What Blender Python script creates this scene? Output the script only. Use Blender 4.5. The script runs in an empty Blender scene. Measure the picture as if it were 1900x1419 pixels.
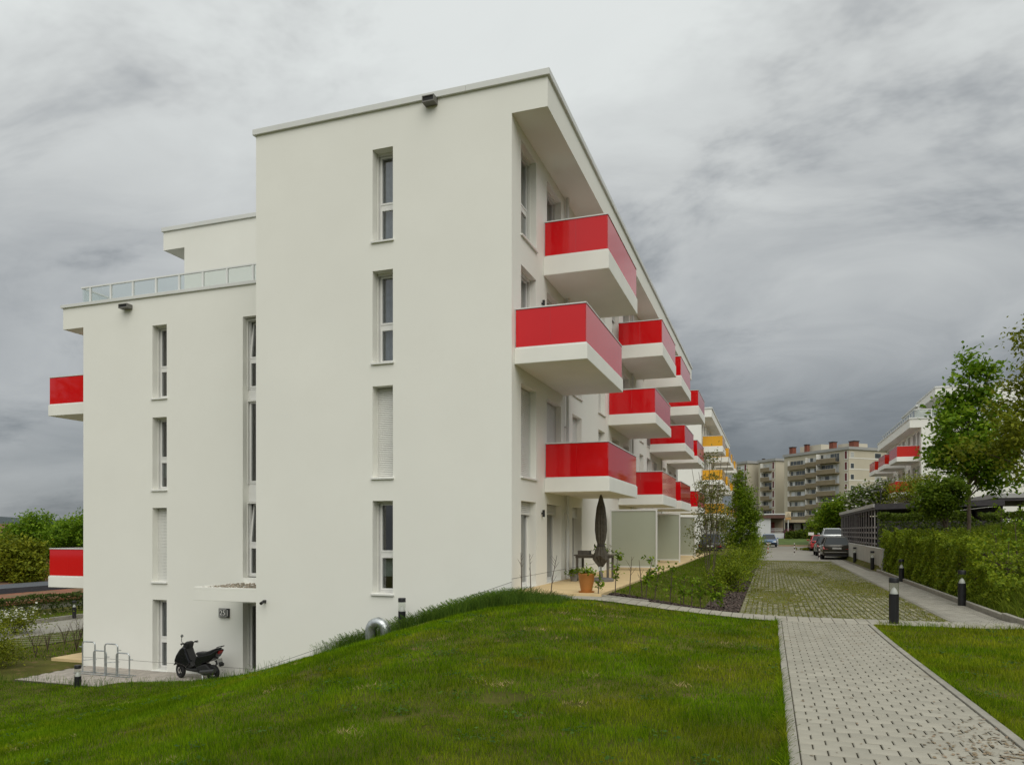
import bpy, bmesh, math, random
import numpy as np
from mathutils import Vector, Matrix

random.seed(11)
rng = np.random.default_rng(11)
S = bpy.context.scene
COL = S.collection
R = math.radians

# ------------------------------------------------------------------ camera
F_PX, YH, CX = 1388.0, 985.0, 950.0            # focal length, horizon row and centre column of the photograph
TH = math.atan(480.0 / 1388.0)
EYE = 1.40
cam_d = bpy.data.cameras.new('camera')
cam = bpy.data.objects.new('camera', cam_d)
COL.objects.link(cam)
cam.location = (0, 0, EYE)
cam.rotation_euler = (R(90), 0, TH)
cam_d.sensor_width = 36.0
cam_d.lens = F_PX / 1900.0 * 36.0
cam_d.shift_y = (YH - 709.5) / 1900.0
cam_d.clip_start = 0.1
cam_d.clip_end = 12000
S.camera = cam

# ------------------------------------------------------------------ sky
SKY_OFF = (-11.8606, -13.1551, 8.8901, 14.8412, 9.0580, -21.2623)
SUN_EL, SUN_AZ = 48.0, 148.0                    # degrees; azimuth clockwise from +Y
W = bpy.data.worlds.new('World')
S.world = W
W.use_nodes = True
nt = W.node_tree
nt.nodes.clear()
def wn(t, **k):
    n = nt.nodes.new(t)
    for a, b in k.items():
        setattr(n, a, b)
    return n
def wl(a, b):
    nt.links.new(a, b)
def wmath(op, a, b=None, c=None, clamp=False):
    n = wn('ShaderNodeMath', operation=op)
    n.use_clamp = clamp
    for i, v in enumerate((a, b, c)):
        if v is None:
            continue
        if isinstance(v, (int, float)):
            n.inputs[i].default_value = v
        else:
            wl(v, n.inputs[i])
    return n.outputs[0]
tc = wn('ShaderNodeTexCoord')
sep = wn('ShaderNodeSeparateXYZ')
wl(tc.outputs['Generated'], sep.inputs[0])
dx, dy, dz = sep.outputs
up = wmath('MAXIMUM', dz, 0.0)
den = wmath('ADD', up, 0.26)
px = wmath('DIVIDE', dx, den)
py = wmath('DIVIDE', dy, den)
comb = wn('ShaderNodeCombineXYZ')
wl(px, comb.inputs[0]); wl(py, comb.inputs[1])
def wnoise(scale, detail, rough, off, dist=0.0):
    mp = wn('ShaderNodeMapping')
    mp.inputs['Location'].default_value = off
    mp.inputs['Rotation'].default_value = (0, 0, R(35))
    mp.inputs['Scale'].default_value = (1.0, 1.35, 1.0)
    wl(comb.outputs[0], mp.inputs[0])
    n = wn('ShaderNodeTexNoise')
    n.inputs['Scale'].default_value = scale
    n.inputs['Detail'].default_value = detail
    n.inputs['Roughness'].default_value = rough
    n.inputs['Distortion'].default_value = dist
    wl(mp.outputs[0], n.inputs['Vector'])
    return n.outputs['Fac']
n1 = wnoise(0.62, 4.0, 0.5, (SKY_OFF[0], SKY_OFF[1], 0.0), 0.6)
n2 = wnoise(1.9, 7.0, 0.58, (SKY_OFF[2], SKY_OFF[3], 0.0), 0.7)
# the cloud deck: bright thin cover overhead, dark rain cloud towards the horizon
west = wmath('MULTIPLY', wmath('MAXIMUM', wmath('SUBTRACT', wmath('MULTIPLY', dx, -1.0), 0.35), 0.0), 0.46)
low = wmath('SUBTRACT', 1.0, wmath('MULTIPLY', up, 3.4), clamp=True)
t0 = wmath('ADD', up, wmath('MULTIPLY', west, low))
t0 = wmath('ADD', t0, wmath('MULTIPLY', wmath('MAXIMUM', wmath('MULTIPLY', dy, -1.0), 0.0), 0.12))
amp = wmath('ADD', 0.10, wmath('MULTIPLY', up, 0.55))
t1 = wmath('ADD', t0, wmath('MULTIPLY', wmath('MULTIPLY', wmath('SUBTRACT', n1, 0.5), 1.05), amp))
t2 = wmath('ADD', t1, wmath('MULTIPLY', wmath('MULTIPLY', wmath('SUBTRACT', n2, 0.5), 1.15), amp))
# ragged darker cloud bellies hanging below the deck
n3 = wnoise(1.5, 6.0, 0.62, (SKY_OFF[4], SKY_OFF[5], 2.0), 0.3)
bel = wn('ShaderNodeMapRange', interpolation_type='SMOOTHSTEP')
wl(n3, bel.inputs[0]); bel.inputs[1].default_value = 0.50; bel.inputs[2].default_value = 0.74
t2 = wmath('SUBTRACT', t2, wmath('MULTIPLY', wmath('MULTIPLY', bel.outputs[0], 0.62), amp))
ramp = wn('ShaderNodeValToRGB')
cr = ramp.color_ramp
cr.elements[0].position = 0.0
cr.elements[0].color = (0.130, 0.146, 0.160, 1)
cr.elements[1].position = 1.0
cr.elements[1].color = (0.80, 0.83, 0.82, 1)
for p, c in ((0.10, (0.160, 0.178, 0.194)), (0.17, (0.242, 0.262, 0.278)), (0.27, (0.390, 0.410, 0.420)), (0.38, (0.540, 0.560, 0.558)), (0.55, (0.70, 0.73, 0.72))):
    e = cr.elements.new(p)
    e.color = (*c, 1)
wl(wmath('ADD', t2, 0.0, clamp=True), ramp.inputs[0])
sky = wn('ShaderNodeTexSky', sky_type='NISHITA')
sky.sun_disc = False
sky.sun_elevation = R(SUN_EL)
sky.sun_rotation = R(SUN_AZ)
scl = wn('ShaderNodeVectorMath', operation='SCALE')
wl(ramp.outputs[0], scl.inputs[0]); scl.inputs['Scale'].default_value = 10.0
mix = wn('ShaderNodeMix', data_type='RGBA')
mix.inputs['Factor'].default_value = 0.96       # cloud cover
wl(sky.outputs[0], mix.inputs['A']); wl(scl.outputs[0], mix.inputs['B'])
bg = wn('ShaderNodeBackground')
bg.inputs['Strength'].default_value = 0.10
wl(mix.outputs['Result'], bg.inputs['Color'])
wo = wn('ShaderNodeOutputWorld')
wl(bg.outputs[0], wo.inputs[0])

# ------------------------------------------------------------------ sun behind the overcast
sun_d = bpy.data.lights.new('sun', 'SUN')
sun = bpy.data.objects.new('sun', sun_d)
COL.objects.link(sun)
sun_d.energy = 1.5
sun_d.angle = R(60)
sun_d.color = (1.0, 0.955, 0.86)
az, el = R(SUN_AZ), R(SUN_EL)
sun_dir = Vector((math.sin(az) * math.cos(el), math.cos(az) * math.cos(el), math.sin(el)))
sun.rotation_euler = sun_dir.to_track_quat('Z', 'Y').to_euler()
sun.location = (20, -30, 40)

S.view_settings.view_transform = 'Standard'
S.view_settings.look = 'None'
S.view_settings.gamma = 1.0
S.view_settings.use_curve_mapping = False
S.view_settings.exposure = 0.10
S.render.engine = 'CYCLES'
S.cycles.use_denoising = True
S.cycles.max_bounces = 6
S.cycles.diffuse_bounces = 3
S.cycles.glossy_bounces = 3
S.cycles.transmission_bounces = 4
S.cycles.transparent_max_bounces = 8
S.cycles.caustics_reflective = False
S.cycles.caustics_refractive = False

# ------------------------------------------------------------------ materials
MATS = {}
def mat(name, col, rough=0.6, var=0.06, scale=2.0, bump=0.0, bscale=60.0, metal=0.0, spec=0.5, island=0.0,
        trans=0.0, coat=0.0, col2=None, c2scale=1.0, c2lo=0.45, c2hi=0.6, dist=0.002, orand=0.0, c2grad=0.0):
    if name in MATS:
        return MATS[name]
    m = bpy.data.materials.new(name)
    MATS[name] = m
    m.use_nodes = True
    t = m.node_tree
    b = t.nodes['Principled BSDF']
    out = t.nodes['Material Output']
    b.inputs['Roughness'].default_value = rough
    b.inputs['Metallic'].default_value = metal
    b.inputs['Specular IOR Level'].default_value = spec
    b.inputs['Coat Weight'].default_value = coat
    co = t.nodes.new('ShaderNodeTexCoord')
    no = t.nodes.new('ShaderNodeTexNoise')
    no.inputs['Scale'].default_value = scale
    no.inputs['Detail'].default_value = 5
    t.links.new(co.outputs['Object'], no.inputs['Vector'])
    mx = t.nodes.new('ShaderNodeMix')
    mx.data_type = 'RGBA'
    mx.inputs['A'].default_value = (*[c * (1 - var) for c in col], 1)
    mx.inputs['B'].default_value = (*[min(1, c * (1 + var)) for c in col], 1)
    mr = t.nodes.new('ShaderNodeMapRange')
    mr.inputs[1].default_value = 0.3
    mr.inputs[2].default_value = 0.7
    t.links.new(no.outputs['Fac'], mr.inputs[0])
    t.links.new(mr.outputs[0], mx.inputs['Factor'])
    last = mx.outputs['Result']
    if col2 is not None:
        n2_ = t.nodes.new('ShaderNodeTexNoise')
        n2_.inputs['Scale'].default_value = c2scale
        n2_.inputs['Detail'].default_value = 6
        n2_.inputs['Roughness'].default_value = 0.65
        t.links.new(co.outputs['Object'], n2_.inputs['Vector'])
        r2 = t.nodes.new('ShaderNodeMapRange')
        r2.inputs[1].default_value = c2lo
        r2.inputs[2].default_value = c2hi
        fac_ = n2_.outputs['Fac']
        if c2grad:
            sx_n = t.nodes.new('ShaderNodeSeparateXYZ')
            t.links.new(co.outputs['Object'], sx_n.inputs[0])
            ma_ = t.nodes.new('ShaderNodeMath'); ma_.operation = 'MULTIPLY_ADD'
            ma_.inputs[1].default_value = c2grad
            t.links.new(sx_n.outputs[0], ma_.inputs[0])
            t.links.new(fac_, ma_.inputs[2])
            fac_ = ma_.outputs[0]
        t.links.new(fac_, r2.inputs[0])
        m2 = t.nodes.new('ShaderNodeMix')
        m2.data_type = 'RGBA'
        t.links.new(r2.outputs[0], m2.inputs['Factor'])
        t.links.new(last, m2.inputs['A'])
        m2.inputs['B'].default_value = (*col2, 1)
        last = m2.outputs['Result']
    if island > 0:
        g = t.nodes.new('ShaderNodeNewGeometry')
        hs = t.nodes.new('ShaderNodeHueSaturation')
        v1 = t.nodes.new('ShaderNodeMapRange')
        v1.inputs[3].default_value = 1 - island
        v1.inputs[4].default_value = 1 + island
        t.links.new(g.outputs['Random Per Island'], v1.inputs[0])
        t.links.new(v1.outputs[0], hs.inputs['Value'])
        v2 = t.nodes.new('ShaderNodeMapRange')
        v2.inputs[3].default_value = 0.5 + island * 0.05
        v2.inputs[4].default_value = 0.5 - island * 0.05
        t.links.new(g.outputs['Random Per Island'], v2.inputs[0])
        t.links.new(v2.outputs[0], hs.inputs['Hue'])
        t.links.new(last, hs.inputs['Color'])
        last = hs.outputs[0]
    if orand > 0:
        oi = t.nodes.new('ShaderNodeObjectInfo')
        hs = t.nodes.new('ShaderNodeHueSaturation')
        v1 = t.nodes.new('ShaderNodeMapRange')
        v1.inputs[3].default_value = 1 - orand
        v1.inputs[4].default_value = 1 + orand
        t.links.new(oi.outputs['Random'], v1.inputs[0])
        t.links.new(v1.outputs[0], hs.inputs['Value'])
        t.links.new(last, hs.inputs['Color'])
        last = hs.outputs[0]
    t.links.new(last, b.inputs['Base Color'])
    if bump > 0:
        nb = t.nodes.new('ShaderNodeTexNoise')
        nb.inputs['Scale'].default_value = bscale
        nb.inputs['Detail'].default_value = 4
        t.links.new(co.outputs['Object'], nb.inputs['Vector'])
        bp = t.nodes.new('ShaderNodeBump')
        bp.inputs['Strength'].default_value = bump
        bp.inputs['Distance'].default_value = dist
        t.links.new(nb.outputs['Fac'], bp.inputs['Height'])
        t.links.new(bp.outputs[0], b.inputs['Normal'])
    if trans > 0:
        tr = t.nodes.new('ShaderNodeBsdfTranslucent')
        t.links.new(last, tr.inputs['Color'])
        ms = t.nodes.new('ShaderNodeMixShader')
        ms.inputs[0].default_value = trans
        t.links.new(b.outputs[0], ms.inputs[1])
        t.links.new(tr.outputs[0], ms.inputs[2])
        t.links.new(ms.outputs[0], out.inputs['Surface'])
    return m

def glass_mat(name, tint=(0.75, 0.8, 0.78), base_refl=0.05, rough=0.02, body=None, body_f=0.0):
    m = bpy.data.materials.new(name)
    MATS[name] = m
    m.use_nodes = True
    t = m.node_tree
    t.nodes.clear()
    out = t.nodes.new('ShaderNodeOutputMaterial')
    tr = t.nodes.new('ShaderNodeBsdfTransparent')
    tr.inputs[0].default_value = (*tint, 1)
    gl = t.nodes.new('ShaderNodeBsdfGlossy')
    gl.inputs['Roughness'].default_value = rough
    fr = t.nodes.new('ShaderNodeFresnel')
    geo = t.nodes.new('ShaderNodeNewGeometry')     # thin sheet: the same reflection from either side
    io = t.nodes.new('ShaderNodeMapRange')
    io.inputs[3].default_value = 1.5
    io.inputs[4].default_value = 1 / 1.5
    t.links.new(geo.outputs['Backfacing'], io.inputs[0])
    t.links.new(io.outputs[0], fr.inputs[0])
    co = t.nodes.new('ShaderNodeTexCoord')
    nz = t.nodes.new('ShaderNodeTexNoise')
    nz.inputs['Scale'].default_value = 0.9
    t.links.new(co.outputs['Object'], nz.inputs['Vector'])
    bp = t.nodes.new('ShaderNodeBump')
    bp.inputs['Strength'].default_value = 0.03
    bp.inputs['Distance'].default_value = 0.05
    t.links.new(nz.outputs['Fac'], bp.inputs['Height'])
    t.links.new(bp.outputs[0], gl.inputs['Normal'])
    ad = t.nodes.new('ShaderNodeMath')
    ad.operation = 'MULTIPLY_ADD'
    ad.inputs[1].default_value = 1.6
    ad.inputs[2].default_value = base_refl
    ad.use_clamp = True
    t.links.new(fr.outputs[0], ad.inputs[0])
    first = tr.outputs[0]
    if body is not None:
        df = t.nodes.new('ShaderNodeBsdfDiffuse')
        df.inputs[0].default_value = (*body, 1)
        mb = t.nodes.new('ShaderNodeMixShader')
        mb.inputs[0].default_value = body_f
        t.links.new(tr.outputs[0], mb.inputs[1])
        t.links.new(df.outputs[0], mb.inputs[2])
        first = mb.outputs[0]
    ms = t.nodes.new('ShaderNodeMixShader')
    t.links.new(ad.outputs[0], ms.inputs[0])
    t.links.new(first, ms.inputs[1])
    t.links.new(gl.outputs[0], ms.inputs[2])
    t.links.new(ms.outputs[0], out.inputs['Surface'])
    return m

PLASTER = mat('plaster', (0.865, 0.862, 0.805), 0.9, 0.020, 0.45, 0.6, 60, spec=0.2, dist=0.004, col2=(0.85, 0.845, 0.785), c2scale=0.8, c2lo=0.46, c2hi=0.80)
PLINTH = mat('plinth_paint', (0.80, 0.795, 0.75), 0.8, 0.03, 0.6, 0.15, 90, spec=0.25)
COPING = mat('coping_metal', (0.70, 0.71, 0.69), 0.45, 0.03, 1.0)
SLAB = mat('balcony_concrete', (0.86, 0.855, 0.80), 0.75, 0.03, 1.2, 0.12, 50)
RED = mat('red_glass_panel', (0.68, 0.008, 0.012), 0.045, 0.03, 0.8, spec=0.5)
YELLOW = mat('yellow_glass_panel', (0.80, 0.40, 0.03), 0.05, 0.03, 0.8)
FRAME = mat('white_window_frame', (0.80, 0.80, 0.78), 0.35, 0.02, 2.0)
ALU = mat('aluminium_rail', (0.74, 0.75, 0.73), 0.35, 0.02, 2.0)
DARKGAP = mat('dark_gap', (0.02, 0.02, 0.02), 0.8, 0.1)
SHUTTER = mat('shutter_slat', (0.74, 0.74, 0.70), 0.45, 0.02, 2.0)
SILL = mat('sill_metal', (0.76, 0.76, 0.73), 0.4, 0.03, 2.0)
ROOM = mat('dark_room', (0.10, 0.10, 0.09), 0.9, 0.15, 1.5)
CURTAIN = mat('curtain_cloth', (0.24, 0.27, 0.31), 0.9, 0.15, 6.0)
CURTAIN2 = mat('grey_curtain_cloth', (0.22, 0.22, 0.21), 0.9, 0.2, 8.0)
BLACK = mat('black_paint', (0.012, 0.012, 0.014), 0.42, 0.1, 3.0)
BLACKPLASTIC = mat('black_plastic', (0.014, 0.014, 0.015), 0.35, 0.1, 3.0)
GALV = mat('galvanised_steel', (0.52, 0.55, 0.56), 0.38, 0.22, 9.0, metal=0.85)
PANE = glass_mat('window_glass', (0.72, 0.76, 0.76), 0.10)
CLEAR = glass_mat('clear_glass', (0.955, 0.985, 0.975), 0.02, body=(0.62, 0.70, 0.68), body_f=0.07)
FROST = mat('frosted_glass', (0.40, 0.43, 0.345), 0.16, 0.03, 1.2)

# ------------------------------------------------------------------ mesh builder
class MB:
    def __init__(s):
        s.v = []; s.f = []; s.m = []; s.cur = 0
    def add(s, vs, fs):
        o = len(s.v)
        s.v.extend([tuple(p) for p in vs])
        s.f.extend([tuple(i + o for i in f) for f in fs])
        s.m.extend([s.cur] * len(fs))
    def box(s, x0, x1, y0, y1, z0, z1):
        s.add([(x0, y0, z0), (x1, y0, z0), (x1, y1, z0), (x0, y1, z0), (x0, y0, z1), (x1, y0, z1), (x1, y1, z1), (x0, y1, z1)],
              [(0, 3, 2, 1), (4, 5, 6, 7), (0, 1, 5, 4), (1, 2, 6, 5), (2, 3, 7, 6), (3, 0, 4, 7)])
        return s
    def quad(s, a, b, c, d):
        s.add([a, b, c, d], [(0, 1, 2, 3)])
        return s
    def poly(s, pts):
        s.add(pts, [tuple(range(len(pts)))])
        return s
    def frustum(s, lo, hi):                      # two rings of equal length
        n = len(lo)
        s.add(list(lo) + list(hi), [tuple(reversed(range(n))), tuple(range(n, 2 * n))] +
              [(i, (i + 1) % n, n + (i + 1) % n, n + i) for i in range(n)])
        return s
    def prism(s, pts, axis, a, b):               # polygon in the plane normal to axis, extruded a..b
        def put(p, t):
            return {'x': (t, p[0], p[1]), 'y': (p[0], t, p[1]), 'z': (p[0], p[1], t)}[axis]
        return s.frustum([put(p, a) for p in pts], [put(p, b) for p in pts])
    def cyl(s, p0, p1, r0, r1=None, n=12, caps=True):
        r1 = r0 if r1 is None else r1
        p0 = Vector(p0); p1 = Vector(p1)
        d = (p1 - p0)
        if d.length < 1e-6:
            return s
        d.normalize()
        a = d.orthogonal().normalized(); b = d.cross(a)
        vs = []
        for p, r in ((p0, r0), (p1, r1)):
            for i in range(n):
                t = 2 * math.pi * i / n
                vs.append(p + a * (r * math.cos(t)) + b * (r * math.sin(t)))
        fs = [(i, (i + 1) % n, n + (i + 1) % n, n + i) for i in range(n)]
        if caps:
            fs += [tuple(reversed(range(n))), tuple(range(n, 2 * n))]
        s.add(vs, fs)
        return s
    def tube(s, pts, rad, n=8):
        pts = [Vector(p) for p in pts]
        if isinstance(rad, (int, float)):
            rad = [rad] * len(pts)
        rings = []
        a = None
        for i, p in enumerate(pts):
            d = (pts[min(i + 1, len(pts) - 1)] - pts[max(i - 1, 0)])
            d.normalize()
            if a is None:
                a = d.orthogonal().normalized()
            else:
                a = (a - d * a.dot(d))
                a = a.normalized() if a.length > 1e-5 else d.orthogonal().normalized()
            b = d.cross(a)
            rings.append([p + a * (rad[i] * math.cos(2 * math.pi * k / n)) + b * (rad[i] * math.sin(2 * math.pi * k / n)) for k in range(n)])
        vs = [v for r in rings for v in r]
        fs = []
        for j in range(len(rings) - 1):
            for k in range(n):
                fs.append((j * n + k, j * n + (k + 1) % n, (j + 1) * n + (k + 1) % n, (j + 1) * n + k))
        fs.append(tuple(reversed(range(n)))); fs.append(tuple(range((len(rings) - 1) * n, len(rings) * n)))
        s.add(vs, fs)
        return s
    def lathe(s, prof, c=(0, 0, 0), n=20, axis='z'):
        vs = []
        for r, z in prof:
            for k in range(n):
                t = 2 * math.pi * k / n
                u, w = r * math.cos(t), r * math.sin(t)
                p = {'z': (u, w, z), 'y': (u, z, w), 'x': (z, u, w)}[axis]
                vs.append((p[0] + c[0], p[1] + c[1], p[2] + c[2]))
        fs = []
        for j in range(len(prof) - 1):
            for k in range(n):
                fs.append((j * n + k, j * n + (k + 1) % n, (j + 1) * n + (k + 1) % n, (j + 1) * n + k))
        s.add(vs, fs)
        return s
    def xf(s, M):
        s.v = [tuple(M @ Vector(p)) for p in s.v]
        return s
    def mesh(s, name, mats, smooth=False, recalc=True):
        me = bpy.data.meshes.new(name)
        me.from_pydata(s.v, [], s.f)
        if not isinstance(mats, (list, tuple)):
            mats = [mats]
        for m in mats:
            me.materials.append(m)
        if len(mats) > 1:
            me.polygons.foreach_set('material_index', s.m)
        if recalc:
            bm = bmesh.new(); bm.from_mesh(me)
            bmesh.ops.recalc_face_normals(bm, faces=bm.faces)
            bm.to_mesh(me); bm.free()
        if smooth:
            me.polygons.foreach_set('use_smooth', [True] * len(me.polygons))
            try:
                me.set_sharp_from_angle(angle=R(40))
            except Exception:
                pass
        me.update()
        return me
    def obj(s, name, mats, parent=None, smooth=False, bevel=0.0, recalc=True, M=None):
        return link(name, s.mesh(name, mats, smooth, recalc), parent, bevel, M)

def link(name, me, parent=None, bevel=0.0, M=None, seg=2):
    o = bpy.data.objects.new(name, me)
    COL.objects.link(o)
    if parent is not None:
        o.parent = parent
        if M is None:                            # mesh in world coordinates
            o.matrix_parent_inverse = PINV[parent.name]
            PINV[o.name] = Matrix.Identity(4)
        else:                                    # mesh in the parent's own space, placed by M
            o.matrix_basis = M
            PINV[o.name] = M.inverted() @ PINV[parent.name]
    else:
        if M is not None:
            o.matrix_basis = M
        PINV[o.name] = (M or Matrix.Identity(4)).inverted()
    if bevel > 0:
        b = o.modifiers.new('bevel', 'BEVEL')
        b.width = bevel; b.segments = seg; b.limit_method = 'ANGLE'; b.angle_limit = R(35)
    return o
PINV = {}

def tag(o, label=None, cat=None, group=None, kind=None):
    if label: o['label'] = label
    if cat: o['category'] = cat
    if group: o['group'] = group
    if kind: o['kind'] = kind
    return o

def thing(name, label, cat, loc=(0, 0, 0), rotz=0.0, group=None):
    o = bpy.data.objects.new(name, None)
    o.empty_display_size = 0.3
    COL.objects.link(o)
    o.location = loc
    o.rotation_euler = (0, 0, rotz)
    PINV[o.name] = (Matrix.Translation(loc) @ Matrix.Rotation(rotz, 4, 'Z')).inverted()
    return tag(o, label, cat, group)

I4 = Matrix.Identity(4)
def local(mb, name, mats, parent, smooth=False, bevel=0.0):   # a part whose mesh is in its thing's own space
    return link(name, mb.mesh(name, mats, smooth), parent, bevel, I4)

def copy_tree(o, parent=None):
    c = o.copy()
    COL.objects.link(c)
    c.parent = parent
    for ch in list(o.children):
        copy_tree(ch, c)
    return c

def structure(o):
    o['kind'] = 'structure'
    return o

def np_mesh(name, V, Fq, mats, parent=None, smooth=False):
    """big mesh from numpy arrays: V n x 3, Fq m x k"""
    me = bpy.data.meshes.new(name)
    V = np.asarray(V, np.float32); Fq = np.asarray(Fq, np.int32)
    m, k = Fq.shape
    me.vertices.add(len(V)); me.vertices.foreach_set('co', V.ravel())
    me.loops.add(m * k); me.loops.foreach_set('vertex_index', Fq.ravel())
    me.polygons.add(m)
    me.polygons.foreach_set('loop_start', np.arange(m, dtype=np.int32) * k)
    if not isinstance(mats, (list, tuple)):
        mats = [mats]
    for mm in mats:
        me.materials.append(mm)
    me.update(calc_edges=True)
    if smooth:
        me.polygons.foreach_set('use_smooth', np.ones(m, bool))
    return link(name, me, parent)

# ------------------------------------------------------------------ terrain
def smooth_profile(pts, lo=-60.0, hi=60.0, sig=0.7):
    xs = np.arange(lo, hi, 0.1)
    z = np.interp(xs, [p[0] for p in pts], [p[1] for p in pts])
    k = np.exp(-0.5 * (np.arange(-30, 31) * 0.1 / sig) ** 2); k /= k.sum()
    zp = np.pad(z, 30, mode='edge')
    return xs, np.convolve(zp, k, mode='valid')
P0 = smooth_profile([(-60, -4.2), (-22, -3.1), (-14, -2.2), (-9, -1.35), (-6.8, -0.88), (-4, -0.48), (-1, -0.24), (0.5, -0.20), (5, -0.20), (9, 0.5), (14, 1.2), (60, 1.6)])
P1 = smooth_profile([(-60, -3.6), (-22, -3.0), (-18.6, -2.95), (-16.5, -2.86), (-14.5, -2.64), (-12.7, -2.32), (-11.1, -1.87), (-9.65, -1.42), (-8, -0.92), (-6.6, -0.46), (-5.4, -0.16), (-4.6, -0.10),
                     (-3.6, -0.06), (-3, -0.14), (-1.84, -0.26), (-0.8, -0.35), (0, -0.40), (4.5, -0.40), (5.2, -0.25), (6.6, 0.45), (8.6, 1.20), (11, 1.62), (16, 1.9), (60, 2.2)], sig=0.45)
P2 = smooth_profile([(-60, -3.2), (-22, -2.98), (-13, -2.95), (-5.7, -0.04), (-3.45, -0.03), (-1.2, -0.40), (0, -0.42), (4.6, -0.42), (5.0, -0.25), (6.0, 0.45),
                     (7.0, 1.12), (8.6, 1.36), (11, 1.60), (16, 1.8), (60, 2.0)], sig=0.25)
P3 = smooth_profile([(-60, -3.2), (-22, -2.98), (-13, -2.95), (-5.7, -0.04), (-3.45, -0.03), (-1.2, -0.40), (4.6, -0.42), (4.75, 0.45), (10, 0.55), (11.5, 1.5), (60, 1.9)], sig=0.12)
def sstep(t):
    t = np.clip(t, 0, 1)
    return t * t * (3 - 2 * t)
def H(x, y):
    x = np.asarray(x, float); y = np.asarray(y, float)
    a = np.interp(x, *P0); b = np.interp(x, *P1); c = np.interp(x, *P2); d = np.interp(x, *P3)
    z = a + (b - a) * sstep((y - 3.5) / 12.0)
    # the path itself falls away evenly from the camera
    z = z + (c - z) * sstep((y - 16.3) / 1.2)
    z = z + (d - z) * sstep((y - 36.0) / 1.5)
    far = np.where(x < -5, -3.0, -0.35) + np.clip((y - 130) * 0.006, 0, 1.5)
    z = z + (far - z) * sstep((y - 88) / 14.0)
    z = z - np.clip((-x - 45) * 0.05, 0, 14)
    return z
def hz(x, y):
    return float(H(x, y))

gx = np.concatenate([[-5000, -2500, -1200, -600, -300, -180, -120, -90, -70, -58, -50, -44, -38, -33, -29, -26], np.arange(-24, 14.01, 0.25), [15, 16.5, 18, 21, 25, 30, 38, 50, 70, 110, 200, 400, 900, 2500, 5000]])
gy = np.concatenate([[-400, -150, -60, -25, -12, -6, -3, -1], np.arange(0, 19.01, 0.25), np.arange(19.5, 40.01, 0.5), np.arange(42, 110, 2.0), [115, 125, 140, 170, 220, 300, 500, 900, 1800, 3500, 6000]])
GX, GY = np.meshgrid(gx, gy)
GZ = H(GX, GY)
near = (GX > -22) & (GX < 5) & (GY < 16)
GZ = GZ - 0.012
nxg, nyg = len(gx), len(gy)
idx = np.arange(nxg * nyg).reshape(nyg, nxg)
quads = np.stack([idx[:-1, :-1], idx[:-1, 1:], idx[1:, 1:], idx[1:, :-1]], -1).reshape(-1, 4)
SOIL = mat('lawn_soil', (0.085, 0.085, 0.018), 0.95, 0.35, 1.1, 0.6, 25, spec=0.1, col2=(0.16, 0.115, 0.05), c2scale=1.7, c2lo=0.57, c2hi=0.66, dist=0.02)
ground = np_mesh('ground', np.stack([GX, GY, GZ], -1).reshape(-1, 3), quads, SOIL, smooth=True)
tag(ground, 'green lawn and grassy ground sloping down to the left', 'ground', kind='structure')

def sheet(name, poly, mats, label, off=0.004, step=0.5, zfun=None, cat='pavement', thick=0.0):
    """a sheet following the terrain inside an axis-aligned box"""
    x0, x1, y0, y1 = poly
    xs = np.linspace(x0, x1, max(2, int((x1 - x0) / step) + 1)); ys = np.linspace(y0, y1, max(2, int((y1 - y0) / step) + 1))
    A, B = np.meshgrid(xs, ys)
    Z = (H(A, B) if zfun is None else zfun(A, B)) + off
    i = np.arange(A.size).reshape(A.shape)
    q = np.stack([i[:-1, :-1], i[:-1, 1:], i[1:, 1:], i[1:, :-1]], -1).reshape(-1, 4)
    o = np_mesh(name, np.stack([A, B, Z], -1).reshape(-1, 3), q, mats, smooth=True)
    return tag(o, label, cat, kind='structure')

PAVER = mat('grey_paver', (0.335, 0.318, 0.262), 0.85, 0.10, 3.0, 0.5, 160, spec=0.25, orand=0.10, island=0.05, col2=(0.20, 0.15, 0.085), c2scale=1.6, c2lo=0.60, c2hi=0.80)
PAVER2 = mat('grey_paver_dark', (0.30, 0.285, 0.24), 0.85, 0.12, 3.0, 0.4, 120, spec=0.25, island=0.10)
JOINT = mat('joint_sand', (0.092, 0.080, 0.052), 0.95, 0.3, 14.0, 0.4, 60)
KERB = mat('kerb_concrete', (0.31, 0.295, 0.25), 0.85, 0.12, 4.0, 0.5, 120, spec=0.2)
ASPHALT = mat('pale_road_paving', (0.275, 0.26, 0.225), 0.9, 0.08, 1.5, 0.4, 80, spec=0.2)
BEIGE = mat('beige_terrace_slab', (0.66, 0.50, 0.27), 0.85, 0.08, 2.5, 0.3, 100)
MULCH = mat('bark_mulch', (0.075, 0.052, 0.038), 0.95, 0.4, 30.0, 1.0, 45, dist=0.02)
STONE = mat('grass_paver_stone', (0.235, 0.225, 0.145), 0.9, 0.25, 4.0, 0.4, 90, island=0.3, col2=(0.13, 0.13, 0.05), c2scale=2.2, c2lo=0.48, c2hi=0.62)

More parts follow.
